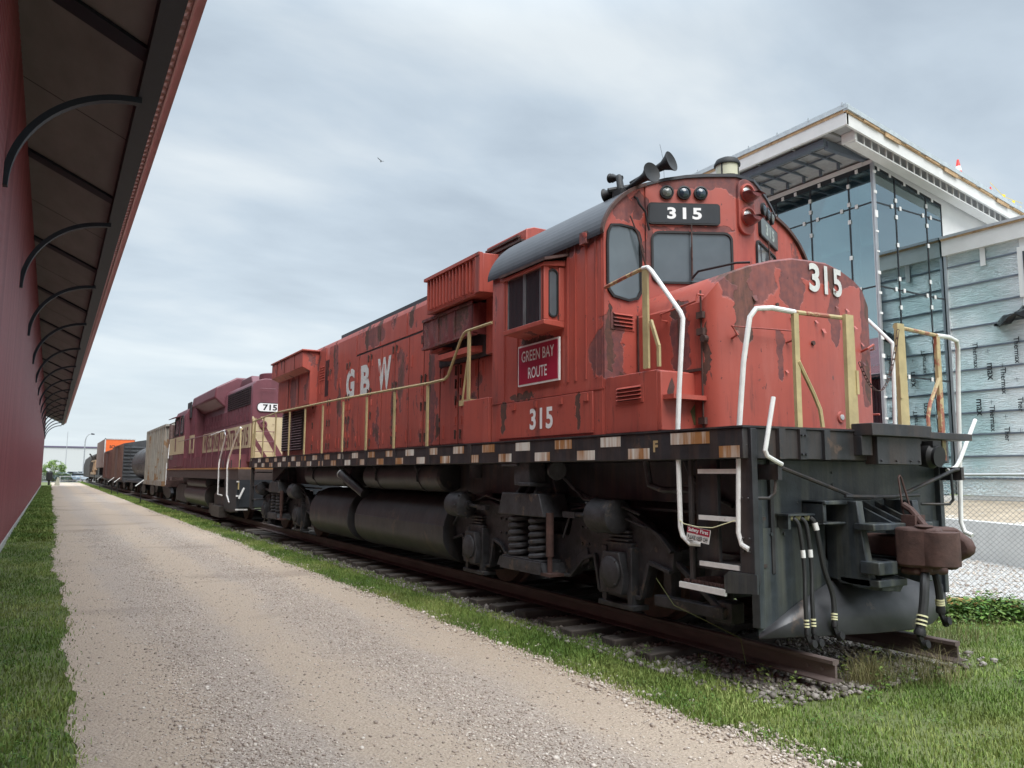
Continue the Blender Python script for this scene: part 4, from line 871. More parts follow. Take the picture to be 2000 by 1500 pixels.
def locomotive():
    L_ = thing('diesel_locomotive', 'red diesel locomotive numbered 315 with peeling paint, nearest engine of the train', 'locomotive', (0, 12.4, 0))
    SX = 1.55
    # ---- underframe sill with deck
    deckp = [(-SX, 20.95), (-SX, 4.16), (-1.12, 4.10), (-.36, 4.03), (.46, 4.03), (1.02, 4.10), (1.24, 4.20), (1.38, 4.6), (SX, 5.0), (SX, 20.95)]
    obj('sill', MB().prism(deckp, 'z', 1.80, 2.035).box(-1.02, 1.02, 4.5, 20.8, 1.42, 1.80).box(-.8, .8, 4.5, 6.4, 1.0, 1.5).box(-.8, .8, 8.9, 9.6, 1.0, 1.5), 'black', L_, bevel=.006)
    obj('deck_lip', MB().prism([(x*1.006, y-.015 if y < 6 else y+.01) for x, y in deckp], 'z', 2.036, 2.052), 'black', L_)
    # joints and bolts on the front band
    mb = MB()
    for x, y in ((-.98, 4.085), (-.72, 4.06), (-1.2, 4.10)): mb.box(x-.035, x+.035, y-.022, y+.02, 1.80, 2.035)
    for x in (-1.0, -.96, -.74, -.70, -.42): mb.cyl((x, 4.075, 1.84), (x, 4.045, 1.84), .011, n=6).cyl((x, 4.075, 1.99), (x, 4.045, 1.99), .011, n=6)
    obj('band_strap', mb, 'black', L_)
    mb = MB().box(-.40, .42, 3.86, 4.05, 2.0, 2.10).box(-.24, .36, 3.93, 4.05, 1.77, 2.0).box(-.40, -.26, 3.96, 4.05, 1.84, 2.0).box(.42, 1.2, 3.95, 4.2, 2.0, 2.06)
    for x in (-.2, .0, .2, .32): mb.cyl((x, 3.93, 1.80), (x, 3.915, 1.80), .010, n=6)
    obj('walkover_plate', mb, 'black', L_, bevel=.008)
    obj('mu_receptacle', MB().lathe([(0, .10), (.10, .11), (.13, .085), (.16, .09)], (.55, 4.04, 1.86), (0, -1, -.1), 20).box(.49, .61, 3.90, 4.0, 1.93, 1.98), 'gasket', L_)
    # squares along the sill
    mb = MB(); r = random.Random(2)
    ups = [7.35, 6.555, 5.775]; los = [6.95, 6.165, 5.37]
    ups += [7.35+.79*k for k in range(1, 17)]; los += [6.95+.79*k for k in range(1, 18)]
    for y in ups: w = .15; mb.box(-SX-.004, -SX-.001, y-w, y+w, 1.930, 2.022)
    for y in los: w = .145; mb.box(-SX-.004, -SX-.001, y-w, y+w, 1.812, 1.905)
    mb.box(-SX-.004, -SX-.001, 4.50, 4.95, 1.925, 2.02).box(-SX-.004, -SX-.001, 4.19, 4.40, 1.81, 1.90)
    obj('sill_marker', mb, 'square', L_, smooth=False)
    text('lettering', 'F', (-SX-.001, 5.14, 1.918), LU, LV, plain('sill_letter_tan', (.48, .36, .18), .6), L_, height=.10, bold=.04, t=.004, width=.062)
    mb = MB()
    for i in range(14): mb.box(-SX-.012, -SX-.001, 8.62+1.24*i-.05, 8.62+1.24*i+.05, 1.80, 2.035)
    obj('stanchion_foot', mb, 'black', L_)
    obj('jacking_pad', MB().box(-1.50, -1.28, 7.30, 7.62, 1.55, 1.80).box(-1.52, -1.26, 7.26, 7.50, 1.54, 1.58).box(-1.54, -1.3, 7.5, 7.85, 1.76, 1.80), 'under', L_, bevel=.008)
    # ---- long hood
    H = .92
    sec = [(-H, 2.05), (-H, 4.40), (-.87, 4.53), (-.74, 4.60), (0, 4.66), (.74, 4.60), (.87, 4.53), (H, 4.40), (H, 2.05)]
    obj('hood', MB().prism(sec, 'y', 8.2, 20.3), 'red', L_)
    mb = MB(); dm = MB(); lt = MB(); r = random.Random(4)
    y = 8.95
    doors = []
    while y < 17.3:
        w = .60
        if 8.9 < y: doors.append((y, y+w))
        y += .625
    for i, (a, b) in enumerate(doors):
        d = MB().box(-H-.016, -H-.001, a+.008, b-.008, 2.12, 3.28 if a < 10.8 else 3.98)
        for zz in (2.45, 3.0, 3.75 if a > 10.8 else 2.7): d.box(-H-.034, -H-.016, a+.05+(i % 2)*.42, a+.075+(i % 2)*.42, zz-.06, zz+.06)
        for zz in (2.3, 3.55 if a > 10.8 else 3.15): d.box(-H-.03, -H-.016, a+.47-(i % 2)*.42, a+.50-(i % 2)*.42, zz-.10, zz+.10)
        dd = obj('hood_door', d, 'red', L_, smooth=False)
        hw = MB()
        for zz in (2.25, 2.75, 3.2, 3.85 if a > 10.8 else 3.0):
            yy = a+.05+(i % 2)*.46; hw.box(-H-.040, -H-.017, yy, yy+.016, zz-.07, zz+.07).box(-H-.030, -H-.017, yy-.02, yy+.036, zz+.03, zz+.05)
        obj('latch', hw, 'rust', dd, smooth=False)
    for a, b, z0, z1 in ((10.95, 12.15, 4.02, 4.42), (12.2, 13.4, 4.02, 4.42), (13.45, 14.7, 4.02, 4.42), (14.75, 15.9, 3.98, 4.42), (16.0, 16.5, 3.3, 4.42), (16.75, 17.2, 3.2, 4.45)):
        obj('hood_panel', MB().box(-H-.013, -H-.001, a, b, z0, z1), 'red', L_, smooth=False)
    o = obj('hood_window', MB().box(-H-.02, -H-.001, 16.52, 16.76, 3.35, 4.15), 'boardblack', L_)
    louvers('hood_louver', (-H-.001, 17.0, 3.9), LU, LV, .35, .35, 6, 'red', L_)
    gp = MB()
    for a, b in doors: gp.box(-H-.006, -H-.001, b-.004, b+.029, 2.08, 3.98)
    obj('door_gap', gp.box(-H-.006, -H-.001, 10.9, 17.2, 3.985, 4.015), 'gasket', L_, smooth=False)
    # bare patches left by doors and ragged paint edge along the walkway
    pr = MB(); r = random.Random(8)
    for i in range(36):
        a = 8.6+r.random()*8.5; pr.add([(-H-.018, a, 2.06), (-H-.02, a+.05+r.random()*.12, 2.06), (-H-.045-r.random()*.03, a+.03+r.random()*.06, 2.10+r.random()*.07)], [(0, 1, 2)])
    obj('paint_flake', pr, 'red', L_, smooth=False)
    # roof equipment
    obj('roof_walk', MB().box(-.55, .1, 11.2, 16.9, 4.70, 4.78).box(-.5, -.4, 11.2, 16.9, 4.62, 4.70), 'roof_dark', L_)
    obj('exhaust_stack', MB().box(-.35, .35, 13.2, 14.1, 4.6, 4.80), 'rust', L_)
    # lettering on the hood doors
    for ch, yy, z, w in (('G', 15.04, 3.47, .50), ('B', 14.18, 3.46, .50), ('W', 13.18, 3.48, .66)):
        text('lettering', ch, (-H-.018, yy, z), LU, LV, 'letter', L_, width=w, height=.60, bold=.05, t=.004)
    # ---- dynamic brake / filter boxes behind the cab
    obj('equipment_box', MB().prism([(-1.02, 3.3), (-1.02, 4.79), (-.9, 4.83), (.9, 4.83), (1.02, 4.79), (1.02, 3.3)], 'y', 8.15, 9.2).box(-1.0, 1.0, 9.2, 10.7, 4.2, 4.70), 'cab_red', L_, bevel=.01)
    mb = MB()
    for i in range(16):
        z = 4.18+.035*i; mb.box(-1.05-.02*(i % 2), -1.02, 8.2+.12*random.random(), 9.15, z, z+.028)
    obj('fin_stack', mb, 'rust', L_)
    mb = MB().prism([(-1.04, 4.06), (-1.30, 4.06), (-1.30, 4.585), (-1.04, 4.60)], 'y', 8.78, 10.55)
    b = obj('intake_box', mb, 'cab_red', L_, bevel=.008)
    mb = MB()
    for i in range(15): y = 8.97+i*.105; mb.prism([(-1.30, 4.10), (-1.345, 4.11), (-1.345, 4.54), (-1.30, 4.55)], 'y', y, y+.022)
    mb.box(-1.36, -1.30, 8.80, 10.56, 4.555, 4.60).box(-1.352, -1.30, 8.78, 8.93, 4.06, 4.585)
    obj('intake_slats', mb, 'cab_red', b)
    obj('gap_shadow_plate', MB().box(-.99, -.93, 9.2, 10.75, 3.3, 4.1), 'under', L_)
    mb = MB().box(-1.22, -1.16, 9.22, 10.85, 3.60, 4.00).box(-1.24, -1.15, 9.2, 10.87, 3.56, 3.60).box(-1.24, -1.15, 9.2, 10.87, 3.99, 4.03).box(-1.22, -.93, 9.2, 9.24, 3.58, 4.02).box(-1.22, -.93, 10.83, 10.87, 3.58, 4.02)
    for y in (9.75, 10.3): mb.box(-1.235, -1.22, y-.015, y+.015, 3.6, 3.99)
    obj('filter_box', mb, red_paint('dark_maroon_paint', amount=.52, base=(.17, .035, .035), base2=(.12, .03, .03)), L_)
    mb = MB(); r = random.Random(9)
    for k in range(3): mb.tube([(-1.1, 9.3+k*.05, 4.05+.01*k)]+[(-1.12+.02*r.random(), 9.5+.2*j, 4.04+.03*r.random()) for j in range(6)], .009, 5)
    obj('loose_cable', mb, 'yellowred', L_)
    obj('drip_shelf', MB().prism([(-.93, 3.36), (-1.20, 3.34), (-1.20, 3.42), (-.93, 3.46)], 'y', 9.35, 10.4).prism([(-.93, 3.52), (-1.15, 3.50), (-1.15, 3.54), (-.93, 3.56)], 'y', 10.3, 10.75), 'cab_red', L_)
    mb = MB().box(-.99, -.92, 8.2, 8.9, 2.9, 4.2)
    for z in (2.7, 3.1, 3.5, 3.9): mb.box(-1.01, -.96, 8.88, 8.94, z-.05, z+.05)
    obj('hood_panel', mb, 'red', L_, bevel=.006)
    louvers('side_louver', (-.94, 8.55, 2.38), LU, LV, .26, .22, 4, 'red', L_)
    # ---- rear radiator box
    mb = MB().prism([(-H, 4.42), (-1.30, 4.42), (-1.30, 4.06), (-1.12, 3.98), (-1.12, 3.22), (-H, 3.18)], 'y', 17.32, 20.15)
    mb.box(-1.33, .9, 17.25, 20.2, 4.42, 4.46)
    b = obj('radiator_box', mb, 'red', L_, bevel=.01)
    mb = MB()
    for y in (18.2, 19.1): mb.box(-1.135, -1.12, y, y+.012, 3.25, 3.96)
    for y in (18.0, 18.9, 19.6): mb.box(-1.31, -1.30, y, y+.01, 4.08, 4.40)
    obj('panel_seam', mb, 'rust', b)
    mb = MB().box(-.96, -.925, 18.3, 20.25, 2.22, 3.18)
    g = obj('radiator_shutter', mb, 'gasket', L_)
    mb = MB()
    for i in range(15):
        z = 2.26+i*.062
        for a, c in ((18.34, 19.24), (19.30, 20.2)): mb.add([(-.962, a, z), (-.962, c, z), (-1.0, c, z-.022), (-1.0, a, z-.022), (-.962, a, z+.006), (-.962, c, z+.006)], [(0, 3, 2, 1), (4, 5, 2, 3)])
    mb.box(-.99, -.96, 19.24, 19.30, 2.22, 3.18)
    obj('shutter_slat', mb, plain('dull_mauve_slats', (.16, .085, .09), .5), g, smooth=False)
    # ---- cab
    N = 44; xs = [1.52*math.sin(PI/2*(-1+2*i/N)) for i in range(N+1)]
    sec = [(-1.50, 2.05), (-1.50, 4.06)] + [(x*.985, arc_z(x)) for x in xs[1:-1]] + [(1.50, 4.06), (1.50, 2.05)]
    cab = obj('cab', MB().prism(sec, 'y', 5.92, 8.15), 'cab_red', L_)
    rs = [(x*1.012, arc_z(x)+.012) for x in xs]; inn = [(x, arc_z(x)-.01) for x in xs[::-1]]
    rs = [(-1.538, 4.03)] + rs + [(1.538, 4.03)]
    mb = MB(); k = len(rs); n_in = [( -1.505, 4.06)] + inn[::-1] + [(1.505, 4.06)]
    for i in range(len(rs)-1): mb.prism([rs[i], rs[i+1], n_in[i+1], n_in[i]], 'y', 5.93, 8.22)
    obj('cab_roof', mb, 'roof_dark', L_)
    # visor edge following the roof
    mb = MB()
    for i in range(N): mb.prism([(rs[i+1][0], rs[i+1][1]+.004), (rs[i+2][0], rs[i+2][1]+.004), (rs[i+2][0]*.99, rs[i+2][1]-.03), (rs[i+1][0]*.99, rs[i+1][1]-.03)], 'y', 5.885, 5.93)
    obj('roof_rim', mb, 'rust', L_)
    # V shaped centre
    def vf(x): return 5.475 if abs(x) <= .13 else 5.475+(abs(x)-.13)/(.97-.13)*(5.905-5.475)
    vxs = [-.97, -.8, -.6, -.4, -.25, -.13, .13, .25, .4, .6, .8, .97]; mb = MB(); vs = []; fs = []
    for x in vxs: vs += [(x, vf(x), 3.1), (x, vf(x), arc_z(x)-.015), (x, 5.93, arc_z(x)-.015), (x, vf(x)-.02, arc_z(x)-.012), (x, vf(x)-.02, arc_z(x)+.02), (x, 5.93, arc_z(x)+.02)]
    for i in range(len(vxs)-1):
        a, b = 6*i, 6*i+6; fs += [(a, b, b+1, a+1)]
    mb.add(vs, fs); v = obj('cab_front', mb, 'cab_red', L_, smooth=False)
    fs = []; 
    for i in range(len(vxs)-1):
        a, b = 6*i, 6*i+6; fs += [(a+3, b+3, b+4, a+4), (a+4, b+4, b+5, a+5), (a+3, a+1, b+1, b+3)]
    obj('cab_front_roof', MB().add(vs, fs), 'roof_dark', L_, smooth=False)
    # left wall of the V: local frame
    A = Vector((-.97, 5.905, 0)); B = Vector((-.13, 5.475, 0)); VU = (B-A).normalized(); VL = (B-A).length
    A2 = Vector((.13, 5.475, 0)); B2 = Vector((.97, 5.905, 0)); VU2 = (B2-A2).normalized()
    for (P0, U, mir) in ((A, VU, False), (A2, VU2, True)):
        def q(a0, a1): return (VL-a1, VL-a0) if mir else (a0, a1)
        a0, a1 = q(.05, .90)
        oo = rrect(a0, a1, 3.60, 4.15, .09); ii = inset_rr(a0, a1, 3.60, 4.15, .09, .022)
        w = window('windshield', P0, U, (0, 0, 1), oo, ii, L_)
        a0, a1 = q(.02, .77)
        nb = obj('number_board', MB().slab(P0, U, (0, 0, 1), rrect(a0, a1, 4.22, 4.445, .035), .03), 'gasket', L_)
        obj('board_face', MB().slab(P0+Vector(U).cross(Vector((0, 0, 1)))*.0305, U, (0, 0, 1), inset_rr(a0, a1, 4.22, 4.445, .035, .015), .002), 'boardgrey' if mir else 'boardblack', nb)
        nn = Vector(U).cross(Vector((0, 0, 1)))
        text('lettering', '315', P0+U*(((a0+a1)/2)-(0 if mir else 0))+nn*.0335+Vector((0, 0, 4.335)), U, (0, 0, 1), 'letter_clean' if not mir else plain('faded_number', (.40, .45, .42), .5), nb, width=.36, height=.125, bold=.035, t=.002, spacing=1.25)
        for k, (aa, lm) in enumerate(((.22, 'lens_grey'), (.40, 'lens_blue'), (.575, 'lens_blue'))):
            c = P0+U*((VL-aa) if mir else aa)+Vector((0, 0, 4.56))
            cl = obj('class_light', MB().lathe([(0, .072), (.03, .072), (.035, .058), (.022, .056)], c, nn, 24), 'gasket', L_)
            obj('lens', MB().lathe([(.0, .055), (.03, .05), (.042, .03), (.046, .004)], c, nn, 20), lm, cl)
    # centre wiper, side wiper
    def wiper(p, q_, p2, q2):
        w = obj('wiper', MB().tube([p, q_], .008, 6).tube([p2, q2], .011, 6), 'rust', L_); return w
    c = A+VU*.46; n1 = VU.cross(Vector((0, 0, 1)))
    wiper(c+n1*.05+Vector((0, 0, 4.21)), c+n1*.05+Vector((0, 0, 3.85)), c+n1*.04+Vector((0, 0, 3.98)), c+n1*.04+Vector((0, 0, 3.63)))
    c = A2+VU2*.40; n2 = VU2.cross(Vector((0, 0, 1))); wiper(c+n2*.05+Vector((0, 0, 4.21)), c+n2*.05+VU2*.05+Vector((0, 0, 3.9)), c+n2*.04+VU2*.04+Vector((0, 0, 4.0)), c+n2*.04+VU2*.10+Vector((0, 0, 3.68)))
    wiper((-1.20, 5.87, 4.26), (-1.03, 5.86, 3.90), (-1.12, 5.86, 4.1), (-1.00, 5.86, 3.72))
    # headlight pillar
    hp = obj('headlight_plate', MB().slab((0, 5.475, 0), (1, 0, 0), (0, 0, 1), rrect(-.115, .115, 4.15, 4.74, .10), .035), 'cab_red', L_, bevel=.006)
    for z in (4.59, 4.34):
        c = Vector((0.0, 5.44, z)); h = obj('headlight', MB().lathe([(0, .098), (.03, .098), (.034, .080), (.005, .072)], c, (0, -1, 0), 24), red_paint('headlight_red', amount=.58), L_)
        obj('lens', MB().lathe([(0, .075), (.012, .06), (.018, .02)], c+Vector((0, -.004, 0)), (0, -1, 0), 20), plain('headlight_reflector', (.62, .62, .60), .12, .6, var=.35, scale=30), h)
        vs = []; fs = []; K = 12
        for k in range(K+1):
            a = PI+PI*k/K; vs += [(.095*math.cos(a), 5.415, z-.012+.095*math.sin(a)), (.088*math.cos(a), 5.33, z-.012+.075*math.sin(a)), (.07*math.cos(a), 5.30, z-.03+.04*math.sin(a))]
        for k in range(K): fs += [(3*k, 3*k+3, 3*k+4, 3*k+1), (3*k+1, 3*k+4, 3*k+5, 3*k+2)]
        fs.append(tuple(3*k+2 for k in range(K+1)))
        obj('visor', MB().add(vs, fs).add([(-.10, 5.40, z-.012), (.105, 5.40, z-.012), (.10, 5.27, z-.035), (.02, 5.285, z-.01), (-.085, 5.30, z-.04)], [(0, 1, 2, 3, 4)]), red_paint('visor_maroon', amount=.5, base=(.17, .04, .04), base2=(.12, .03, .03)), h)
    # tall left and right windows of the front wall
    for s in (-1, 1):
        oo = [(-1.03, 3.50), (-1.03, 4.05), (-1.055, 4.12), (-1.12, 4.165), (-1.30, 4.17), (-1.42, 4.15), (-1.465, 4.07), (-1.475, 3.95), (-1.475, 3.55), (-1.46, 3.47), (-1.40, 3.41), (-1.20, 3.385), (-1.08, 3.42)]
        if s > 0: oo = [(-x, z) for x, z in oo]
        cx_ = sum(p[0] for p in oo)/len(oo); cz_ = 3.8; ii = [(cx_+(x-cx_)*.885, cz_+(z-cz_)*.942) for x, z in oo]
        if s < 0: oo = oo[::-1]; ii = ii[::-1]
        oo = oo[::-1]; ii = ii[::-1]
        window('cab_window', (0, 5.918, 0), FU, FV, oo, ii, L_)
    louvers('cab_louver', (-1.275, 5.918, 3.19), FU, FV, .24, .15, 4, 'cab_red', L_)
    # cab side battens, awning window bay
    mb = MB()
    for y in (6.05, 6.22, 6.40, 6.54, 7.55, 7.85): mb.box(-1.512, -1.50, y-.012, y+.012, 2.62 if y < 7 else 2.55, 4.05)
    mb.box(-1.508, -1.50, 5.93, 8.14, 2.50, 2.515).box(-1.506, -1.50, 5.95, 5.965, 2.06, 4.0)
    for y in (6.2, 6.65, 7.15, 7.6): mb.box(-1.53, -1.50, y-.03, y+.03, 2.40, 2.47)
    mb.box(-1.55, -1.50, 6.15, 6.26, 4.0, 4.12)
    obj('cab_batten', mb, 'cab_red', L_, smooth=False)
    obj('access_panel', MB().box(-1.513, -1.50, 6.10, 7.95, 2.08, 2.49), 'cab_red', L_, bevel=.004)
    mb = MB().prism([(-1.50, 3.20), (-1.76, 3.22), (-1.76, 3.27), (-1.50, 3.27)], 'y', 6.60, 7.44).prism([(-1.50, 3.86), (-1.78, 3.83), (-1.78, 3.87), (-1.50, 3.93)], 'y', 6.58, 7.48)
    mb.box(-1.76, -1.70, 6.60, 6.66, 3.27, 3.85).box(-1.76, -1.50, 7.38, 7.44, 3.27, 3.85).box(-1.57, -1.50, 6.60, 6.64, 3.27, 3.85)
    mb.box(-1.76, -1.70, 7.36, 7.40, 3.27, 3.85)
    bay = obj('window_bay', mb, 'cab_red', L_, bevel=.006)
    obj('pane', MB().box(-1.745, -1.735, 6.66, 7.38, 3.27, 3.85), 'darkglass', bay)
    mb = MB().box(-1.752, -1.745, 6.98, 7.03, 3.27, 3.84).box(-1.752, -1.745, 6.665, 6.70, 3.27, 3.84).box(-1.752, -1.745, 7.34, 7.375, 3.27, 3.84); obj('sash_frame', mb, plain('dull_aluminium', (.20, .20, .21), .4, .4), bay)
    oo = rrect(-1.705, -1.575, 3.30, 3.82, .064); ii = inset_rr(-1.705, -1.575, 3.30, 3.82, .064, .018)
    obj('wing_plate', MB().ring((0, 6.628, 0), FU, FV, [(-1.76+.26*t, 3.27) for t in (0, .17, .34, .5, .67, 1)]+[(-1.50, 3.45), (-1.5, 3.55), (-1.5, 3.65), (-1.50, 3.75), (-1.5, 3.8), (-1.50, 3.85)]+[(-1.55, 3.85), (-1.6, 3.85), (-1.65, 3.85), (-1.7, 3.85), (-1.73, 3.85), (-1.76, 3.85)]+[(-1.76, 3.8), (-1.76, 3.7), (-1.76, 3.6), (-1.76, 3.5), (-1.76, 3.4), (-1.76, 3.3)],
        [ (lambda a: (a[0], a[1]))(p) for p in (oo[18:]+oo[:18])] if len(oo) == 24 else oo, .012), 'cab_red', bay, smooth=False)
    w2 = obj('wing_gasket', MB().ring((0, 6.614, 0), FU, FV, oo, ii, .012), 'gasket', bay)
    obj('wing_pane', MB().slab((0, 6.618, 0), FU, FV, ii, .004), 'cabglass', bay)
    obj('awning', MB().prism([(-1.50, 3.96), (-1.80, 3.875), (-1.80, 3.905), (-1.50, 3.985)], 'y', 6.52, 7.47), 'rust', bay)
    # railroad name sign on the cab side
    s_ = obj('name_plate', MB().box(-1.535, -1.515, 6.655, 7.485, 2.655, 3.115), 'white', L_)
    obj('plate_face', MB().box(-1.538, -1.535, 6.675, 7.465, 2.675, 3.095), 'signred', s_)
    text('lettering', 'GREEN BAY', (-1.537, 7.07, 2.985), LU, LV, 'letter_clean', s_, width=.66, height=.125, bold=.01, t=.003)
    text('lettering', 'ROUTE', (-1.537, 7.07, 2.79), LU, LV, 'letter_clean', s_, width=.38, height=.125, bold=.01, t=.003)
    text('lettering', '315', (-1.514, 7.03, 2.275), LU, LV, 'letter_clean', L_, width=.46, height=.235, bold=.03, t=.003, spacing=1.1)
    # battery / tool box in front of the cab
    tb = obj('tool_box', MB().box(-1.50, -1.10, 5.17, 5.915, 2.055, 2.60).box(-1.50, -.86, 5.12, 5.17, 2.06, 2.585), 'cab_red', L_, bevel=.008)
    obj('step_shelf', MB().box(-1.48, -.84, 4.98, 5.12, 2.33, 2.37), 'nose_red', tb)
    louvers('box_louver', (-1.501, 5.55, 2.42), LU, LV, .34, .14, 4, 'cab_red', tb)
    obj('box_stain', MB().slab((0, 5.12, 0), FU, FV, [(-1.40, 2.48), (-1.43, 2.4), (-1.41, 2.33), (-1.36, 2.38), (-1.34, 2.45), (-1.37, 2.53)], .002), 'rust', tb)
    obj('moss_patch', MB().slab((0, 5.12, 0), FU, FV, [(-1.16, 2.24), (-1.12, 2.12), (-1.0, 2.10), (-.92, 2.22), (-.98, 2.30), (-1.1, 2.31)], .002), plain('moss', (.10, .09, .035), .9, var=.4, scale=30), tb)
    # ---- short nose
    out = [(-1.1, 5.95), (-1.1, 5.02), (-1.085, 4.93), (-1.04, 4.87), (-.95, 4.825), (-.75, 4.775), (-.5, 4.73), (-.25, 4.70), (0, 4.69), (.25, 4.70), (.5, 4.73), (.75, 4.775), (.95, 4.825), (1.08, 4.855), (1.13, 4.90), (1.14, 5.0), (1.14, 5.95)]
    def nz(x): a = abs(x); k = .05*x; return k+(3.30 if a > 1.095 else 3.37 if a > 1.07 else 3.45 if a > 1.0 else 3.53 if a > .9 else 3.60 if a > .7 else 3.66 if a > .45 else 3.70)
    vs = []; fs = []; n = len(out)
    for x, y in out: vs += [(x, y, 2.05), (x, y, nz(x)-.02), (x*.985, y+.02, nz(x)), (x*.985, 5.95, nz(x)-.04)]
    for i in range(n-1):
        a, b = 4*i, 4*i+4; fs += [(a, b, b+1, a+1), (a+1, b+1, b+2, a+2), (a+2, b+2, b+3, a+3)]
    nose = obj('nose', MB().add(vs, fs), 'nose_red', L_)
    def nf(x):
        for (x0, y0), (x1, y1) in zip(out[1:], out[2:]):
            if x0 <= x <= x1: return y0+(y1-y0)*(x-x0)/max(x1-x0, 1e-6)
    mb = MB().box(-1.112, -1.10, 5.01, 5.022, 2.06, 3.33).box(-1.112, -1.10, 5.30, 5.31, 2.5, 3.3).box(-1.115, -1.10, 5.03, 5.88, 2.60, 2.625).box(-1.11, -1.1, 5.88, 5.90, 2.6, 3.25)
    obj('nose_seam', mb, 'rust', nose)
    mb = MB()
    for z in (2.15, 2.95, 3.1): mb.box(-1.135, -1.10, 4.97, 5.05, z-.03, z+.03)
    mb.lathe([(0, .03), (.05, .035)], (-1.10, 4.96, 2.88), (-1, 0, 0), 10)
    obj('nose_hinge', mb, 'rust', nose)
    # small chromed lamp near the foot of the nose
    c = (.37, nf(.37), 2.225); lamp = obj('step_light', MB().lathe([(0, .058), (.02, .05), (.022, .036)], c, (0, -1, 0), 20), 'nose_red', nose)
    obj('lens', MB().lathe([(0, .036), (.028, .026), (.032, .01)], c, (0, -1, 0), 16), 'lens', lamp)
    obj('door_stop', MB().cyl((-.02, nf(0)-.02, 2.9), (-.02, nf(0), 2.9), .022, n=8).cyl((-.45, nf(-.45)-.015, 3.22), (-.45, nf(-.45), 3.22), .018, n=8), 'rust', nose)
    for ch, xx in (('3', .03), ('1', .205), ('5', .40)):
        y = nf(xx); t_ = (Vector((xx+.05, nf(xx+.05), 0))-Vector((xx-.05, nf(xx-.05), 0))).normalized()
        nn = t_.cross(Vector((0, 0, 1)))
        text('lettering', ch, Vector((xx, y, 3.53))+nn*.012, t_, (0, 0, 1), 'letter', nose, width=(.05 if ch == '1' else .155), height=.275, bold=.03, t=.003)
    # peeled curls of paint on the nose front
    mb = MB(); r = random.Random(14)
    for (x, z, s) in ((-.72, 3.28, .10), (-.62, 3.2, .08), (-.30, 3.12, .05), (-.22, 3.18, .06), (.02, 3.12, .06), (.12, 3.05, .09), (.55, 3.3, .07), (.7, 3.15, .07), (.85, 3.0, .08), (.88, 2.8, .06), (-.9, 2.95, .06), (-.38, 2.62, .05), (.33, 3.46, .07), (.36, 3.3, .05)):
        y = nf(x); mb.add([(x, y-.003, z), (x+s*.5, nf(x+s*.5)-.004, z+s*.1), (x+s*.45, nf(x)-.03, z-s*.45), (x+s*.1, nf(x)-.028, z-s*.5)], [(0, 3, 2, 1)])
    obj('paint_curl', mb, 'nose_red', nose)
    # grab irons
    def grab(pts, mat='cab_red', r=.011): return obj('grab_iron', MB().tube(pts, r, 8), mat, L_)
    z = 2.97; grab([(-.93, nf(-.93), z-.09), (-.95, nf(-.95)-.09, z-.07), (-1.0, nf(-1.0)-.10, z), (-.3, nf(-.3)-.10, z), (-.33, nf(-.3)-.09, z-.07), (-.35, nf(-.35), z-.09)])
    grab([(.86, nf(.86), z-.06), (.84, nf(.86)-.09, z-.04), (.90, nf(.9)-.12, z), (1.16, 4.86, z), (1.2, 4.98, z), (1.12, 5.08, z-.05)])
    grab([(-1.10, 5.47, 3.12), (-1.17, 5.47, 3.12), (-1.18, 5.47, 3.18), (-1.18, 5.0, 3.22), (-1.17, 4.99, 3.28), (-1.10, 4.99, 3.28)])
    grab([(1.10, 5.0, 2.3), (1.18, 5.0, 2.3), (1.18, 4.85, 2.3)])
    obj('nose_rod', MB().tube([(-.62, 5.62, 3.64), (-.60, 5.55, 3.70), (-.42, 5.22, 3.735), (-.36, 5.10, 3.72)], .012, 7), 'gasket', L_)
    obj('nose_vent', MB().lathe([(0, .15), (.14, .15), (.14, .165), (.18, .165), (.18, .13)], (.45, 5.18, 3.64), (0, 0, 1), 28), 'rust', L_)
    # ---- horn, beacon, antenna
    hz_ = 4.66; hm = obj('horn', MB().box(-1.20, -1.02, 6.02, 6.16, 4.46, 4.60).tube([(-1.22, 6.2, 4.62), (-.9, 6.05, 4.70)], .03, 8).lathe([(0, .04), (.22, .035), (.25, .02)], (-1.12, 6.1, 4.55), (0, .2, 1), 10), 'gasket', L_)
    def bell(p, d, ln, r): return obj('horn_bell', MB().lathe([(0, .025), (ln*.5, .03), (ln*.8, .048), (ln*.93, r*.75), (ln, r), (ln+.006, r), (ln+.002, r*.92), (ln*.97, .01)], p, d, 24), 'gasket', hm)
    bell((-1.10, 6.12, 4.60), (.02, -.9, .13), .46, .105); bell((-.95, 6.16, 4.74), (.26, -.8, .20), .50, .108)
    bell((-1.08, 6.10, 4.63), (-.35, .9, -.05), .24, .075); bell((-1.10, 6.12, 4.76), (-.2, .8, .2), .16, .05)
    obj('air_pipe', MB().tube([(-1.10, 6.02, 4.56), (-1.10, 5.88, 4.46), (-1.09, 5.86, 4.40), (-1.02, 5.85, 4.33), (-.99, 5.85, 4.20), (-.97, 5.85, 4.14)], .012, 7), 'gasket', hm)
    bc = (.64, 6.30)
    be = obj('beacon', MB().lathe([(0, .20), (.38, .17), (.48, .135), (.49, .12)], (*bc, 4.70), (0, 0, 1), 24).lathe([(0, .152), (.02, .155), (.07, .13), (.10, .07), (.112, .01)], (*bc, 5.32), (0, 0, 1), 24), 'gasket', L_)
    obj('lens', MB().lathe([(0, .135), (.14, .135)], (*bc, 5.185), (0, 0, 1), 24), 'cream', be)
    mb = MB(); 
    for a in range(4): mb.beam((bc[0]+.137*math.cos(a*PI/2+.3), bc[1]+.137*math.sin(a*PI/2+.3), 5.18), (bc[0]+.137*math.cos(a*PI/2+.3), bc[1]+.137*math.sin(a*PI/2+.3), 5.33), .012, .012)
    obj('guard', mb, 'gasket', be)
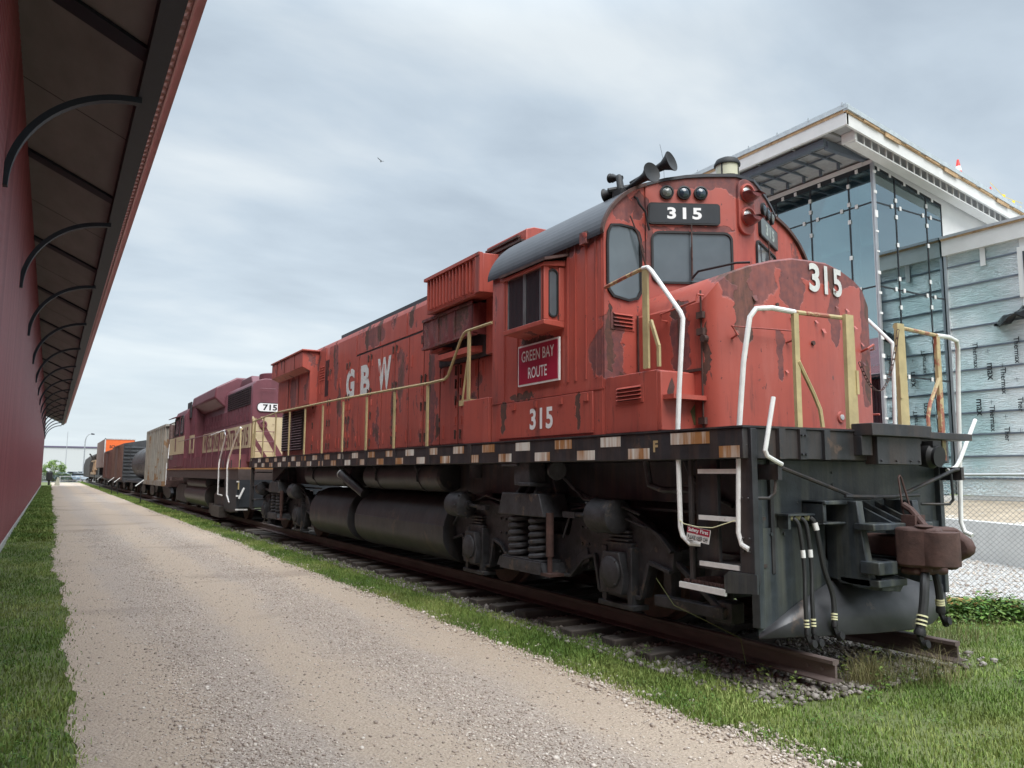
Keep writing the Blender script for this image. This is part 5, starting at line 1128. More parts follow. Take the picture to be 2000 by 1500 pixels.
    obj('antenna', MB().tube([(-.35, 6.3, 4.88), (-.36, 6.3, 5.18), (-.40, 6.31, 5.36)], .0025, 4), 'gasket', L_)
    # ---- handrails
    x = -1.50
    for i in range(10):
        y = 10.03+i*1.24 if i else 10.03
        zt = 2.92+.02*i
        obj('stanchion', MB().box(x-.012, x+.012, y-.028, y+.028, 2.03, min(zt, 3.12)), 'yellow', L_)
    obj('stanchion', MB().box(x-.012, x+.012, 20.83, 20.88, 2.03, 3.1), 'yellow', L_)
    pts = [(x, 21.2, 3.02), (x, 18.6, 3.10), (x, 14, 3.04), (x, 10.0, 2.95), (x, 9.48, 2.95), (x, 9.38, 2.99), (x, 9.02, 3.42), (x, 8.92, 3.50), (x, 8.84, 3.52), (x, 8.16, 3.52)]
    obj('handrail', MB().tube(pts, .019, 8), 'yellow', L_)
    obj('stanchion', MB().box(x-.012, x+.012, 8.74, 8.80, 2.62, 3.51).beam((x, 8.94, 2.62), (x, 8.80, 3.15), .02, .02).box(-1.52, -1.0, 8.68, 9.0, 2.55, 2.62), 'yellow', L_)
    obj('walkway_step', MB().box(-1.53, -.93, 8.18, 8.85, 2.05, 2.60), 'red', L_, bevel=.006)
    # cab end: yellow bar, post and white grab rail
    obj('handrail', MB().tube([(x, 5.90, 3.49), (x, 5.55, 3.53), (x, 5.33, 3.55)], .019, 8), 'yellowred', L_)
    obj('stanchion', MB().box(x-.012, x+.012, 5.27, 5.34, 2.62, 3.55).beam((x, 5.24, 3.05), (x, 5.14, 2.80), .025, .03).beam((x, 5.14, 2.80), (x, 5.14, 2.62), .025, .03), 'yellow', L_)
    obj('handrail', MB().tube([(x, 5.34, 3.552), (x, 5.27, 3.545), (x, 5.22, 3.50), (x, 4.86, 3.06), (x, 4.83, 3.0), (x-.01, 4.88, 2.4), (x-.02, 4.90, 2.0), (x-.02, 4.885, 1.24), (x-.02, 4.86, 1.17), (x-.02, 4.78, 1.12), (x+.04, 4.72, 1.115)], .021, 10), 'white', L_)
    # front corner rails (near and far side)
    for s in (-1, 1):
        xr = s*1.50
        obj('handrail', MB().tube([(s*.98, 4.10, 2.98), (s*1.22, 4.12, 2.99), (s*1.38, 4.14, 2.97), (s*1.43, 4.16, 2.90), (s*1.47, 4.20, 2.55), (xr, 4.24, 2.0), (xr, 4.27, 1.24), (xr, 4.24, 1.15), (xr, 4.17, 1.12)], .021, 10), 'white', L_)
        obj('handrail', MB().tube([(s*.34, 4.10, 3.00), (s*.98, 4.10, 2.98)], .019, 8), 'yellowred', L_)
        st = obj('stanchion', MB().box(s*.98-.028, s*.98+.028, 4.085, 4.115, 1.82, 2.98).tube([(s*.97, 4.09, 2.58), (s*.80, 4.09, 2.33), (s*.74, 4.08, 2.2), (s*.73, 4.07, 2.06)], .018, 6), 'yellow' if s < 0 else 'yellowred', L_)
        obj('stanchion', MB().prism([(s*.355-.062, 2.06), (s*.355+.062, 2.06), (s*.355+.05, 3.02), (s*.355-.05, 3.02)], 'y', 4.05, 4.085).box(s*.30-.01, s*.30+.02, 4.04, 4.05, 2.35, 2.55), 'yellow', L_)
    obj('handrail', MB().tube([(1.5, 5.5, 3.5), (1.5, 5.2, 3.42), (1.48, 4.86, 3.06), (1.5, 4.9, 2.0), (1.5, 4.9, 1.2)], .02, 8), 'white', L_)
    # sagging chain across the front gap
    mb = MB(); K = 26; prev = None
    pc = [(.30*1-.60*0, 0, 0)]
    a, b = Vector((-.29, 4.04, 2.95)), Vector((.29, 4.04, 2.98))
    P = []
    for i in range(K+1):
        f = i/K; P.append(a.lerp(b, f)+Vector((0, -.02, -.62*4*f*(1-f)*.95 if True else 0)))
    P = [Vector((-.29+.0, 4.03, 2.62))]
    P = [Vector((-.28+.56*(i/K), 4.03, 2.62+.33*(i/K)**3-.42*4*(i/K)*(1-i/K)*.62)) for i in range(K+1)]
    for i in range(K):
        p, q = P[i], P[i+1]; m_ = (p+q)/2; d = (q-p); side = Vector((0, .011, 0)) if i % 2 else Vector((0, 0, .011)).cross(d.normalized()).normalized()*.011
        mb.tube([p-d*.12-side*.3, p+side, q+side, q+d*.12-side*.3], .0035, 4).tube([p-d*.12, p-side, q-side, q+d*.12], .0035, 4)
    obj('chain', mb, 'rust', L_)
    # ---- steps
    st = MB().box(-1.42, -1.38, 4.56, 4.80, .92, 1.80).box(-1.50, -1.44, 4.12, 4.26, .86, 2.03).box(-1.47, -1.44, 4.80, 4.84, .8, 1.8)
    for z in (1.1, 1.5, 1.2, 1.9): st.cyl((-1.50, 4.16, z), (-1.515, 4.16, z), .010, n=6).cyl((-1.50, 4.22, z), (-1.515, 4.22, z), .010, n=6)
    st.box(-1.1, -1.06, 4.3, 4.95, .9, 1.8)
    sw = obj('step_well', st, 'black', L_, bevel=.004)
    for z in (1.72, 1.35, .985):
        obj('step', MB().box(-1.48, -1.16, 4.30, 4.70, z-.03, z-.003), 'black', sw)
        obj('step_edge', MB().box(-1.495, -1.48, 4.28, 4.70, z-.035, z+.002), 'white', sw)
    mb = MB(); 
    for i in range(9): mb.box(-1.47+.04*i, -1.462+.04*i, 4.42, 4.90, .80, .825)
    for i in range(12): mb.box(-1.48, -1.14, 4.42+.043*i, 4.426+.043*i, .797, .822)
    obj('step_grating', mb, 'rust', sw)
    obj('step_edge', MB().prism([(4.41, .745), (4.92, .755), (4.92, .80), (4.41, .795)], 'x', -1.515, -1.495), 'white', sw)
    obj('step_guard', MB().slab((-1.50, 4.42, 0), (0, -1, 0), (0, 0, 1), [(0, .77), (.33, .80), (.33, .94), (.05, .94), (0, .90)], .012).box(-1.14, -1.12, 4.4, 4.92, .78, 1.02), 'pilot', sw)
    # same on the far side
    st = MB().box(1.38, 1.42, 4.56, 4.80, .92, 1.80).box(1.38, 1.42, 4.56, 4.80, .92, 1.80)
    for z in (1.72, 1.35, .985, .80): st.box(1.16, 1.45, 4.45, 4.75, z-.03, z)
    obj('step_well', st, 'black', L_)
    # ---- pilot
    pl = MB().box(-1.24, 1.24, 4.33, 4.36, .93, 1.80).box(-1.28, -1.22, 4.28, 4.36, .50, 1.78).box(1.2, 1.26, 4.28, 4.36, .6, 1.78)
    for (X, Z) in ((-1.0, 1.55), (-.3, 1.6), (-.75, 1.45), (-.62, 1.46), (.75, 1.45), (.85, 1.55), (-.8, .72), (-.3, 1.7)): pl.cyl((X, 4.33, Z), (X, 4.322, Z), .012, n=6)
    obj('pilot', pl, 'pilot', L_, bevel=.004)
    mb = MB().add([(-1.27, 4.31, .44), (-1.27, 4.31, 1.26), (-.45, 4.31, 1.26), (-.45, 4.31, 1.0), (-.30, 4.31, .82), (-.3, 4.31, .44)], [(0, 5, 4, 3, 2, 1)]).add([(-1.27, 4.33, .44), (-1.27, 4.33, 1.26), (-.45, 4.33, 1.26), (-.3, 4.33, .44)], [(0, 1, 2, 3)])
    mb.add([(1.0, 4.31, .5), (1.0, 4.31, 1.26), (1.24, 4.31, 1.26), (1.24, 4.31, .5)], [(0, 3, 2, 1)]).cyl((-1.1, 4.31, 1.21), (-1.1, 4.295, 1.21), .014, n=8).cyl((-.95, 4.31, 1.21), (-.95, 4.295, 1.21), .014, n=8)
    obj('pilot_plate', mb, 'pilot', L_, smooth=False)
    bt = [(-1.27, 4.30, .425), (-.75, 4.16, .42), (-.25, 4.04, .415), (.2, 3.99, .41), (.55, 4.03, .42), (.9, 4.15, .46), (1.24, 4.30, .50)]
    md = [(-1.27, 4.305, .44), (-.80, 4.245, .57), (-.30, 4.19, .66), (.2, 4.17, .68), (.55, 4.19, .66), (.9, 4.24, .60), (1.24, 4.305, .58)]
    tp = [(-1.26, 4.308, .46), (-.82, 4.30, .66), (-.38, 4.29, .82), (.2, 4.29, .86), (.6, 4.29, .84), (.95, 4.30, .76), (1.24, 4.308, .66)]
    vs = bt+md+tp; fs = [(i, i+1, i+8, i+7) for i in range(6)]+[(i+7, i+8, i+15, i+14) for i in range(6)]
    o = obj('snow_plow', MB().add(vs, fs), plain('plow_steel_grey', (.060, .062, .068), .38, .2, var=.4, scale=3, dirt=(.12, .095, .08), dthr=.62, bump=.05), L_); mo_ = o.modifiers.new('thick', 'SOLIDIFY'); mo_.thickness = .012
    # ---- draft gear bracket
    mb = MB().prism([(4.32, 1.47), (4.02, 1.47), (4.0, 1.3), (3.92, .80), (4.0, .78), (4.32, .84)], 'x', -.42, -.34).prism([(4.32, 1.47), (4.02, 1.47), (4.0, 1.3), (3.92, .80), (4.0, .78), (4.32, .84)], 'x', .34, .42)
    mb.box(-.70, -.66, 4.12, 4.33, 1.30, 1.47).box(-.70, -.42, 4.1, 4.33, 1.44, 1.475).box(-.70, -.42, 4.12, 4.33, 1.28, 1.30).box(-.34, .34, 4.28, 4.32, .8, 1.47)
    mb.box(-.44, .36, 3.86, 4.04, 1.24, 1.295)
    for x in (-.12, .04, .20): mb.add([(x, 4.28, 1.46), (x+.018, 4.28, 1.46), (x, 3.9, 1.295), (x+.018, 3.9, 1.295), (x, 4.28, 1.295), (x+.018, 4.28, 1.295)], [(0, 1, 3, 2), (0, 2, 4), (1, 5, 3)])
    mb.box(-.30, .28, 3.88, 4.28, .955, 1.0).box(-.44, -.2, 3.83, 4.0, .90, 1.0).box(-.42, -.05, 3.85, 4.2, .80, .86)
    mb.prism([(-.34, .87), (-.06, .87), (-.05, .80), (-.10, .75), (-.34, .77)], 'y', 3.88, 4.16)
    obj('draft_bracket', mb, 'pilot', L_, bevel=.008)
    obj('pipe_bracket', MB().box(-1.02, -.68, 4.20, 4.33, 1.355, 1.37).box(-1.0, -.97, 4.22, 4.32, 1.25, 1.36), 'pilot', L_)
    # ---- coupler
    mb = MB().box(-.09, .10, 3.72, 4.25, 1.02, 1.19).box(-.16, .16, 3.86, 4.0, .93, 1.0).box(-.13, .12, 3.62, 3.9, .955, 1.005)
    cp = obj('coupler', mb, 'rust', L_, bevel=.02)
    head = [(-.19, 3.86), (-.21, 3.72), (-.15, 3.62), (-.14, 3.52), (.02, 3.58), (.10, 3.64), (.17, 3.60), (.20, 3.54), (.22, 3.60), (.20, 3.74), (.14, 3.86)]
    obj('coupler_head', MB().prism(head, 'z', .96, 1.27).prism([(-.17, 3.84), (-.17, 3.70), (.10, 3.60), (.2, 3.66), (.2, 3.84)], 'z', .90, .96), 'rust', cp, bevel=.03, ang=62)
    kn = [(-.15, 3.66), (-.17, 3.56), (-.13, 3.48), (-.05, 3.44), (.05, 3.46), (.065, 3.54), (-.0, 3.58), (-.02, 3.64), (-.08, 3.70)]
    obj('knuckle', MB().prism(kn, 'z', .98, 1.245).cyl((-.10, 3.66, .93), (-.10, 3.66, 1.29), .045, n=16).lathe([(0, .07), (.012, .07), (.02, .04)], (-.10, 3.66, 1.275), (0, 0, 1), 16), 'rust', cp, bevel=.03, ang=62)
    obj('guard_arm', MB().prism([(3.70, .93), (3.60, .93), (3.58, 1.0), (3.47, 1.06), (3.45, 1.12), (3.48, 1.18), (3.58, 1.25), (3.70, 1.28)], 'x', .17, .27), 'rust', cp, bevel=.03, ang=62)
    obj('lock_lift', MB().tube([(.02, 3.72, 1.27), (.06, 3.86, 1.40), (.05, 3.92, 1.44)], .028, 8).tube([(.05, 3.92, 1.36), (.05, 3.95, 1.66), (.07, 3.95, 1.68), (.09, 3.95, 1.66), (.13, 3.9, 1.38)], .009, 6).box(-.02, .12, 3.78, 3.9, 1.27, 1.36), 'rust', cp)
    # ---- uncoupling levers
    for s in (-1, 1):
        lv = obj('uncoupling_lever', MB().tube([(s*1.22, 4.10, 1.74), (s*1.16, 4.12, 1.73), (s*.30, 4.12, 1.50), (s*.10, 4.12, 1.49)] , .017, 8).tube([(-s*.15, 4.06, 1.50), (s*.5, 4.06, 1.51)], .014, 7), 'black', L_)
        obj('lever_bracket', MB().box(s*1.24-.022, s*1.24+.022, 4.08, 4.33, 1.64, 1.76).tube([(s*1.24, 4.12, 1.66), (s*1.26, 4.12, 1.54), (s*1.30, 4.14, 1.50), (s*1.40, 4.2, 1.50)] if s < 0 else [(1.12, 4.12, 1.70), (1.13, 4.12, 1.46), (1.10, 4.14, 1.42), (.92, 4.3, 1.42)], .013, 7), 'black', lv)
        obj('lever_handle', MB().tube([(s*1.22, 4.08, 1.76), (s*1.30, 4.06, 1.78), (s*1.41, 4.05, 1.82), (s*1.43, 4.05, 1.86), (s*1.32, 4.05, 2.27)] if s < 0 else [(1.20, 4.2, 1.73), (1.34, 4.2, 1.76), (1.38, 4.2, 1.79), (1.42, 4.19, 1.85), (1.73, 4.2, 2.23)], .018, 8), 'white', lv)
    # ---- hoses
    def hose(pts, r, bands, tags=(), glad=True):
        P = []; 
        for i in range(len(pts)-1):
            p0 = Vector(pts[max(i-1, 0)]); p1 = Vector(pts[i]); p2 = Vector(pts[i+1]); p3 = Vector(pts[min(i+2, len(pts)-1)])
            for k in range(6):
                t = k/6; P.append(.5*((2*p1)+(-p0+p2)*t+(2*p0-5*p1+4*p2-p3)*t*t+(-p0+3*p1-3*p2+p3)*t**3))
        P.append(Vector(pts[-1])); h = obj('air_hose', MB().tube(P, r, 10), 'hose', L_)
        def at(f): k = f*(len(P)-1); i = min(int(k), len(P)-2); return P[i].lerp(P[i+1], k-i), (P[i+1]-P[i]).normalized()
        mb = MB()
        for f in bands: p, d = at(f); mb.cyl(p-d*.006, p+d*.006, r*1.22, n=12)
        obj('hose_band', mb, 'hoseband', h)
        for f in tags: p, d = at(f); obj('hose_label', MB().cyl(p-d*.03, p+d*.03, r*1.12, n=12), 'white', h)
        if glad:
            p, d = at(1.0); q = p+d*.05
            obj('glad_hand', MB().lathe([(0, r*1.1), (.03, r*1.3), (.05, r*1.2)], p, d, 12).beam(q, q+Vector((.03, -.02, -.10)), .05, .028).lathe([(0, .03), (.03, .03)], q+Vector((.015, -.03, -.06)), (0, -1, .2), 12), 'gasket', h)
        return h
    for (x0, x1, zb, r, tg) in ((-.93, -.95, .50, .017, (.53,)), (-.84, -.87, .50, .017, (.53,)), (-.73, -.62, .53, .021, (.38,))):
        hose([(x0-.03, 4.28, 1.34), (x0, 4.22, 1.33), (x0+.025, 4.19, 1.25), ((x0+x1)/2+.05 if x0 < -.8 else -.66, 4.17, .95), (x1+.02, 4.14, .72), (x1, 4.12, zb)], r, (.10, .13, .16, .93, .955, .98), tg)
    hose([(.06, 3.78, .92), (-.05, 3.70, .93), (-.16, 3.64, .86), (-.22, 3.62, .70), (-.28, 3.62, .52)], .034, (.86, .90, .94))
    hose([(.10, 3.74, .95), (.02, 3.66, .90), (.02, 3.64, .78), (.03, 3.64, .66)], .028, (.84, .89, .94))
    # ---- tanks
    def tank(name, x, z, r, y0, y1, sq=1.0):
        return obj(name, MB().lathe([(0, r*.3), (.015, r*.85), (.05, r), (y1-y0-.05, r), (y1-y0-.015, r*.85), (y1-y0, r*.3)], (x, y0, z), (0, 1, 0), 40), 'tank', L_)
    for s in (-1, 1):
        a1 = tank('air_reservoir', s*1.16, 1.63, .215, 9.9, 13.0); a2 = tank('air_reservoir', s*1.16, 1.63, .215, 13.6, 16.6)
        mb = MB()
        for y in (10.6, 12.3, 14.1, 15.9):
            pts = [(s*(1.16+.225*math.cos(a)), y, 1.63+.225*math.sin(a)) for a in [PI*.45-i*PI*.14 for i in range(8)]]
            for p, q in zip(pts, pts[1:]): mb.beam(p, q, .05, .008)
            mb.tube([(s*1.50, y+.02, 1.86), (s*1.42, y, 1.78), (s*1.30, y, 1.45), (s*1.22, y, 1.41)], .010, 5)
        obj('tank_strap', mb, 'under', L_)
    fuel = obj('fuel_tank', MB().prism([(-1.36+.0, .96)]+[( -.86-.50*math.cos(a), .88+.50*math.sin(a)*1.0) for a in [PI/2*k/10 for k in range(1, 11)]]+[(.86+.50*math.sin(a), .88+.50*math.cos(a)) for a in [PI/2*k/10 for k in range(0, 11)]]+[(.86+.50*math.cos(a), .82-.40*math.sin(a)) for a in [PI/2*k/10 for k in range(0, 11)]]+[(-.86-.50*math.sin(a), .82-.40*math.cos(a)) for a in [PI/2*k/10 for k in range(0, 11)]], 'y', 9.75, 13.35), 'tank', L_, bevel=.012)
    obj('fuel_tank', MB().prism([( -.86-.50*math.cos(a), .88+.50*math.sin(a)) for a in [PI/2*k/10 for k in range(0, 11)]]+[(.86+.50*math.sin(a), .88+.50*math.cos(a)) for a in [PI/2*k/10 for k in range(0, 11)]]+[(.86+.50*math.cos(a), .82-.40*math.sin(a)) for a in [PI/2*k/10 for k in range(0, 11)]]+[(-.86-.50*math.sin(a), .82-.40*math.cos(a)) for a in [PI/2*k/10 for k in range(0, 11)]], 'y', 13.75, 16.15), 'tank', L_, bevel=.012)
    obj('tank_skirt', MB().box(-.98, .98, 9.05, 9.75, .42, 1.5), 'tank', L_, bevel=.01)
    fp = obj('filler_pipe', MB().cyl((-1.28, 13.1, 1.32), (-1.50, 13.72, 1.66), .085, n=20), 'tank', L_)
    obj('filler_cap', MB().lathe([(0, .088), (.02, .088), (.03, .04)], (-1.50, 13.72, 1.66), (-.25, .7, .4), 18), plain('grey_cap', (.30, .31, .30), .4), fp)
    # ---- trucks
    ladder_truck('truck', L_, 7.55, 2.95); ladder_truck('truck', L_, 18.8, 2.95)
    # sand pipes, conduit under the sill
    mb = MB().tube([(-1.40, 5.45, 1.80), (-1.40, 5.40, 1.58), (-1.38, 5.25, 1.54), (-1.32, 4.98, 1.54)], .03, 8).tube([(-1.2, 5.15, 1.8), (-1.2, 5.08, 1.66), (-1.15, 4.9, 1.50), (-1.1, 4.7, 1.42)], .025, 8)
    mb.tube([(-1.25, 7.2, 1.78), (-1.30, 7.0, 1.7), (-1.24, 6.8, 1.52), (-1.2, 6.55, 1.42)], .022, 7).lathe([(0, .05), (.05, .1), (.12, .1)], (-1.35, 7.02, 1.72), (-.3, -1, -.1), 14)
    mb.tube([(-.95, 4.9, 1.50), (-.95, 9.6, 1.50)], .035, 8).tube([(-1.0, 9.4, 1.9), (-1.0, 9.4, 1.62)], .13, 12)
    obj('pipework', mb, 'under', L_)
    # brake rigging and traction motors between the wheels
    mb = MB()
    for yc in (7.55, 18.8):
        for dy in (-.95, .95): mb.box(-.6, .6, yc+dy-.3, yc+dy+.3, .45, 1.1)
        mb.box(-1.0, 1.0, yc-2.35, yc-2.2, .55, .65)
    mb.box(-1.2, -1.1, 4.75, 5.6, .48, .58).box(-1.15, -1.0, 4.7, 4.9, .45, .62).beam((-1.15, 4.8, .55), (-1.1, 5.5, .95), .06, .05)
    mb.box(-.85, -.80, 5.0, 5.3, .35, .9)
    obj('brake_rigging', mb, 'under', L_, bevel=.01)
    obj('loose_wire', MB().tube([(-1.30, 5.45, .75), (-1.32, 5.2, .55), (-1.2, 4.95, .45), (-1.0, 4.75, .32), (-.98, 4.72, .12)], .004, 4), 'straw' if 'straw' in M_ else 'rust', L_)
    # rear steps and rails
    sr = MB().box(-1.54, -1.46, 20.88, 20.95, .75, 1.8)
    for z in (1.7, 1.35, 1.0, .75): sr.box(-1.5, -1.1, 20.5, 20.9, z-.03, z)
    obj('step_well', sr, 'black', L_)
    obj('handrail', MB().tube([(-1.5, 20.9, 3.0), (-1.52, 21.0, 2.2), (-1.52, 20.95, 1.2), (-1.5, 20.9, 1.1)], .02, 6), 'yellow', L_)
    # coupler at the rear
    obj('rear_coupler', MB().box(-.12, .12, 20.9, 21.9, .98, 1.2), 'rust', L_, bevel=.02)
    return L_
LOCO = locomotive()
# safety sign and its cord between the white rails
t = thing('safety_sign', 'red and white safety notice hanging on a cord between the white step rails', 'sign', (-1.53, 4.66, 1.15))
obj('plate', MB().add([(-1.535, 4.785, 1.262), (-1.535, 4.53, 1.238), (-1.54, 4.55, 1.128), (-1.54, 4.80, 1.155), (-1.530, 4.785, 1.262), (-1.530, 4.53, 1.238), (-1.535, 4.55, 1.128), (-1.535, 4.80, 1.155)], [(0, 3, 2, 1), (4, 5, 6, 7), (0, 1, 5, 4), (1, 2, 6, 5), (2, 3, 7, 6), (3, 0, 4, 7)]), 'white', t, smooth=False)
obj('red_band', MB().add([(-1.5375, 4.782, 1.259), (-1.5375, 4.533, 1.235), (-1.5395, 4.541, 1.185), (-1.5395, 4.79, 1.211)], [(0, 3, 2, 1)]), 'signred', t, smooth=False)
su = Vector((0, -.25, -.024)); sv = Vector((-.0, -.02, .11)); sv = (sv - su.normalized()*sv.dot(su.normalized()))
text('lettering', 'Safety First', (-1.540, 4.662, 1.222), su, sv, 'letter_clean', t, width=.225, height=.040, bold=.03, t=.001)
text('lettering', 'PLEASE KEEP OFF', (-1.541, 4.668, 1.167), su, sv, 'gasket', t, width=.225, height=.034, bold=.02, t=.001)
obj('cord', MB().tube([(-1.535, 4.90, 1.31), (-1.54, 4.82, 1.275), (-1.54, 4.66, 1.258), (-1.54, 4.50, 1.262), (-1.535, 4.27, 1.33)], .004, 5), 'hoseband', t)
# ================================================================ MAROON AND CREAM ENGINE BEHIND
def second_engine():
    t = thing('diesel_locomotive', 'maroon and cream diesel locomotive numbered 715 coupled behind the red one', 'locomotive', (0, 30, 0))
    mr = plain('dull_maroon_paint', (.16, .052, .066), .45, var=.2, scale=2, dirt=(.085, .04, .042), dthr=.64, streak=.35)
    cr = plain('cream_paint', (.55, .46, .29), .5, var=.12, scale=3, dirt=(.36, .27, .17), dthr=.64)
    dk = M_['under']; M_['mr2'] = mr; M_['cr2'] = cr; M_['orange_sill'] = plain('orange_sill_edge', (.36, .18, .07), .55, var=.3)
    obj('sill', MB().box(-1.5, 1.5, 22.75, 38.3, 1.47, 1.77), plain('brown_black_sill', (.07, .05, .045), .6, var=.3), t)
    obj('sill_edge', MB().box(-1.52, 1.52, 22.75, 38.3, 1.77, 1.82), 'orange_sill', t)
    obj('side_skirt', MB().box(-1.46, 1.46, 24.3, 38.1, 1.82, 2.22), 'mr2', t)
    H = .95
    sec = [(-H, 2.0), (-H, 4.32), (-.86, 4.45), (-.6, 4.52), (.6, 4.52), (.86, 4.45), (H, 4.32), (H, 2.0)]
    obj('hood', MB().prism(sec, 'y', 23.9, 32.4), 'mr2', t, bevel=.02)
    d = MB()
    for i in range(14): d.box(-H-.014, -H-.001, 24.15+.58*i, 24.15+.58*i+.5, 3.25, 3.72).box(-H-.03, -H-.01, 24.3+.58*i, 24.33+.58*i, 3.35, 3.5)
    obj('hood_door', d, 'mr2', t)
    # cream band with lettering
    obj('cream_band', MB().box(-H-.018, -H-.002, 23.92, 32.4, 2.42, 3.14), 'cr2', t)
    text('lettering', 'WISCONSIN\u00b7CENTRAL\u00b7715', (-H-.019, 28.15, 2.78), LU, LV, plain('maroon_lettering', (.17, .05, .06), .5), t, width=7.9, height=.56, bold=.02, t=.004)
    obj('lower_band', MB().box(-H-.02, -H-.001, 23.92, 32.4, 2.0, 2.40), 'mr2', t)
    # radiator grille, roof bulges
    g = obj('radiator_grille', MB().box(-H-.012, -H-.001, 24.15, 27.6, 3.74, 4.30), 'gasket', t)
    mb = MB()
    for i in range(8): mb.box(-H-.035, -H-.012, 24.15, 27.6, 3.75+i*.07, 3.775+i*.07)
    for i in range(7): mb.box(-H-.03, -H-.012, 24.2+i*.56, 24.22+i*.56, 3.74, 4.30)
    obj('grille_slat', mb, plain('grille_grey_maroon', (.05, .035, .038), .6), g)
    obj('roof_fan', MB().lathe([(0, .62), (.22, .62), (.24, .58)], (0, 24.6, 4.5), (0, 0, 1), 28).lathe([(0, .5), (.12, .5)], (0, 26.0, 4.5), (0, 0, 1), 24), 'mr2', t, bevel=.01)
    obj('roof_bulge', MB().prism([(25.4, 4.5), (25.7, 4.80), (27.1, 4.80), (27.6, 4.5)], 'x', -.65, .65), 'mr2', t, bevel=.04)
    b = obj('dynamic_brake_bulge', MB().prism([(-1.0, 3.95), (-1.32, 4.25), (-1.28, 4.62), (-.6, 5.0), (.6, 5.0), (1.28, 4.62), (1.32, 4.25), (1.0, 3.95)], 'y', 28.2, 33.2), 'mr2', t, bevel=.05)
    obj('bulge_grille', MB().box(-1.335, -1.29, 33.3, 34.2, 3.85, 4.5), 'under', t)
    obj('hood_shoulder', MB().prism([(-1.28, 1.9), (-1.28, 4.3), (-1.0, 4.62), (1.0, 4.62), (1.28, 4.3), (1.28, 1.9)], 'y', 32.4, 33.6), 'mr2', t, bevel=.03)
    # cab
    cs = [(-1.48, 1.9), (-1.48, 3.95), (-1.38, 4.22), (-1.0, 4.45), (0, 4.60), (1.0, 4.45), (1.38, 4.22), (1.48, 3.95), (1.48, 1.9)]
    c = obj('cab', MB().prism(cs, 'y', 33.6, 36.7), 'mr2', t, bevel=.02)
    obj('cream_band', MB().box(-1.495, -1.482, 33.62, 38.0, 2.42, 3.14), 'cr2', t)
    obj('cream_band', MB().box(-1.29, -1.27, 32.42, 33.59, 2.42, 3.14), 'cr2', t)
    window('cab_window', (-1.482, 0, 0), LU, LV, rrect(-34.75, -33.95, 3.2, 4.0, .15), rrect(-34.67, -34.03, 3.28, 3.92, .12), t, glass='cabglass')
    window('cab_window', (-1.482, 0, 0), LU, LV, rrect(-36.5, -35.2, 3.2, 3.95, .06), rrect(-36.42, -35.28, 3.28, 3.87, .05), t, glass='darkglass')
    obj('awning', MB().prism([(-1.46, 4.02), (-1.75, 3.92), (-1.75, 3.95), (-1.46, 4.06)], 'y', 35.1, 36.6), 'mr2', t)
    obj('short_nose', MB().prism([(-.95, 1.9), (-.95, 3.2), (-.7, 3.35), (.7, 3.35), (.95, 3.2), (.95, 1.9)], 'y', 36.7, 38.0), 'mr2', t, bevel=.04)
    obj('shield_stripe', MB().box(-1.502, -1.496, 35.9, 36.15, 2.55, 3.1), 'mr2', t)
    obj('step_louver', MB().box(-1.30, -1.29, 32.6, 33.1, 2.6, 3.0), 'mr2', t)
    # end face with number board and stripes
    y = 23.895
    nb = obj('number_board', MB().slab((0, y, 0), FU, FV, rrect(-.82, -.05, 3.50, 3.78, .12), .02), 'gasket', t)
    obj('board_face', MB().slab((0, y-.021, 0), FU, FV, rrect(-.80, -.07, 3.52, 3.76, .10), .004), 'letter_clean', nb)
    text('lettering', '715', (-.435, y-.026, 3.64), FU, FV, 'gasket', nb, width=.42, height=.18, bold=.03, t=.003)
    obj('cream_panel', MB().slab((0, y, 0), FU, FV, [(-.94, 2.02), (.94, 2.02), (.94, 3.35), (-.94, 3.35)], .006), 'cr2', t)
    mb = MB()
    for k in (-1, 1):
        p = [(k*.9, 3.35), (k*.70, 3.35), (k*-.1, 2.02), (k*.1, 2.02)]
        mb.slab((0, y-.007, 0), FU, FV, p, .003)
        p = [(k*.94, 2.9), (k*.94, 2.65), (k*.5, 2.02), (k*.38, 2.02)]
        mb.slab((0, y-.007, 0), FU, FV, p, .003)
    obj('end_stripe', mb, 'mr2', t, smooth=False)
    obj('marker_lamp', MB().lathe([(0, .13), (.05, .12), (.06, .08), (.03, .07)], (-.62, y-.005, 3.12), (0, -1, 0), 20), 'mr2', t)
    obj('grab_iron', MB().tube([(-.75, y-.1, 4.2), (-.3, y-.1, 4.2)], .012, 6), 'mr2', t)
    for z in (2.3, 2.6, 2.9): obj('grab_iron', MB().tube([(-.85, y, z), (-.85, y-.12, z), (-.3, y-.12, z), (-.3, y, z)], .012, 6), 'mr2', t)
    # steps, rails, stanchions
    obj('step_side', MB().box(-1.5, -1.42, 22.85, 24.6, .62, 1.47).box(-1.45, 1.45, 22.75, 22.8, .7, 1.47), plain('blue_black_steps', (.022, .026, .032), .6), t)
    for z in (.62, 1.0, 1.4): obj('step', MB().box(-1.52, -1.2, 22.78, 22.85, z, z+.04), 'white', t)
    for i in range(10):
        yy = 24.9+1.13*i; obj('stanchion', MB().box(-1.49, -1.47, yy-.03, yy+.03, 1.8, 2.95), 'mr2', t)
    obj('handrail', MB().tube([(-1.48, 24.8, 2.95), (-1.48, 35.2, 2.95)], .02, 6), 'mr2', t)
    obj('handrail', MB().tube([(-1.48, 27.5, 2.92), (-1.48, 25.2, 2.97), (-1.48, 24.9, 2.8), (-1.50, 25.6, 2.1), (-1.52, 25.6, 1.95), (-1.52, 25.55, 1.0), (-1.5, 25.0, .98)], .024, 8), 'white', t)
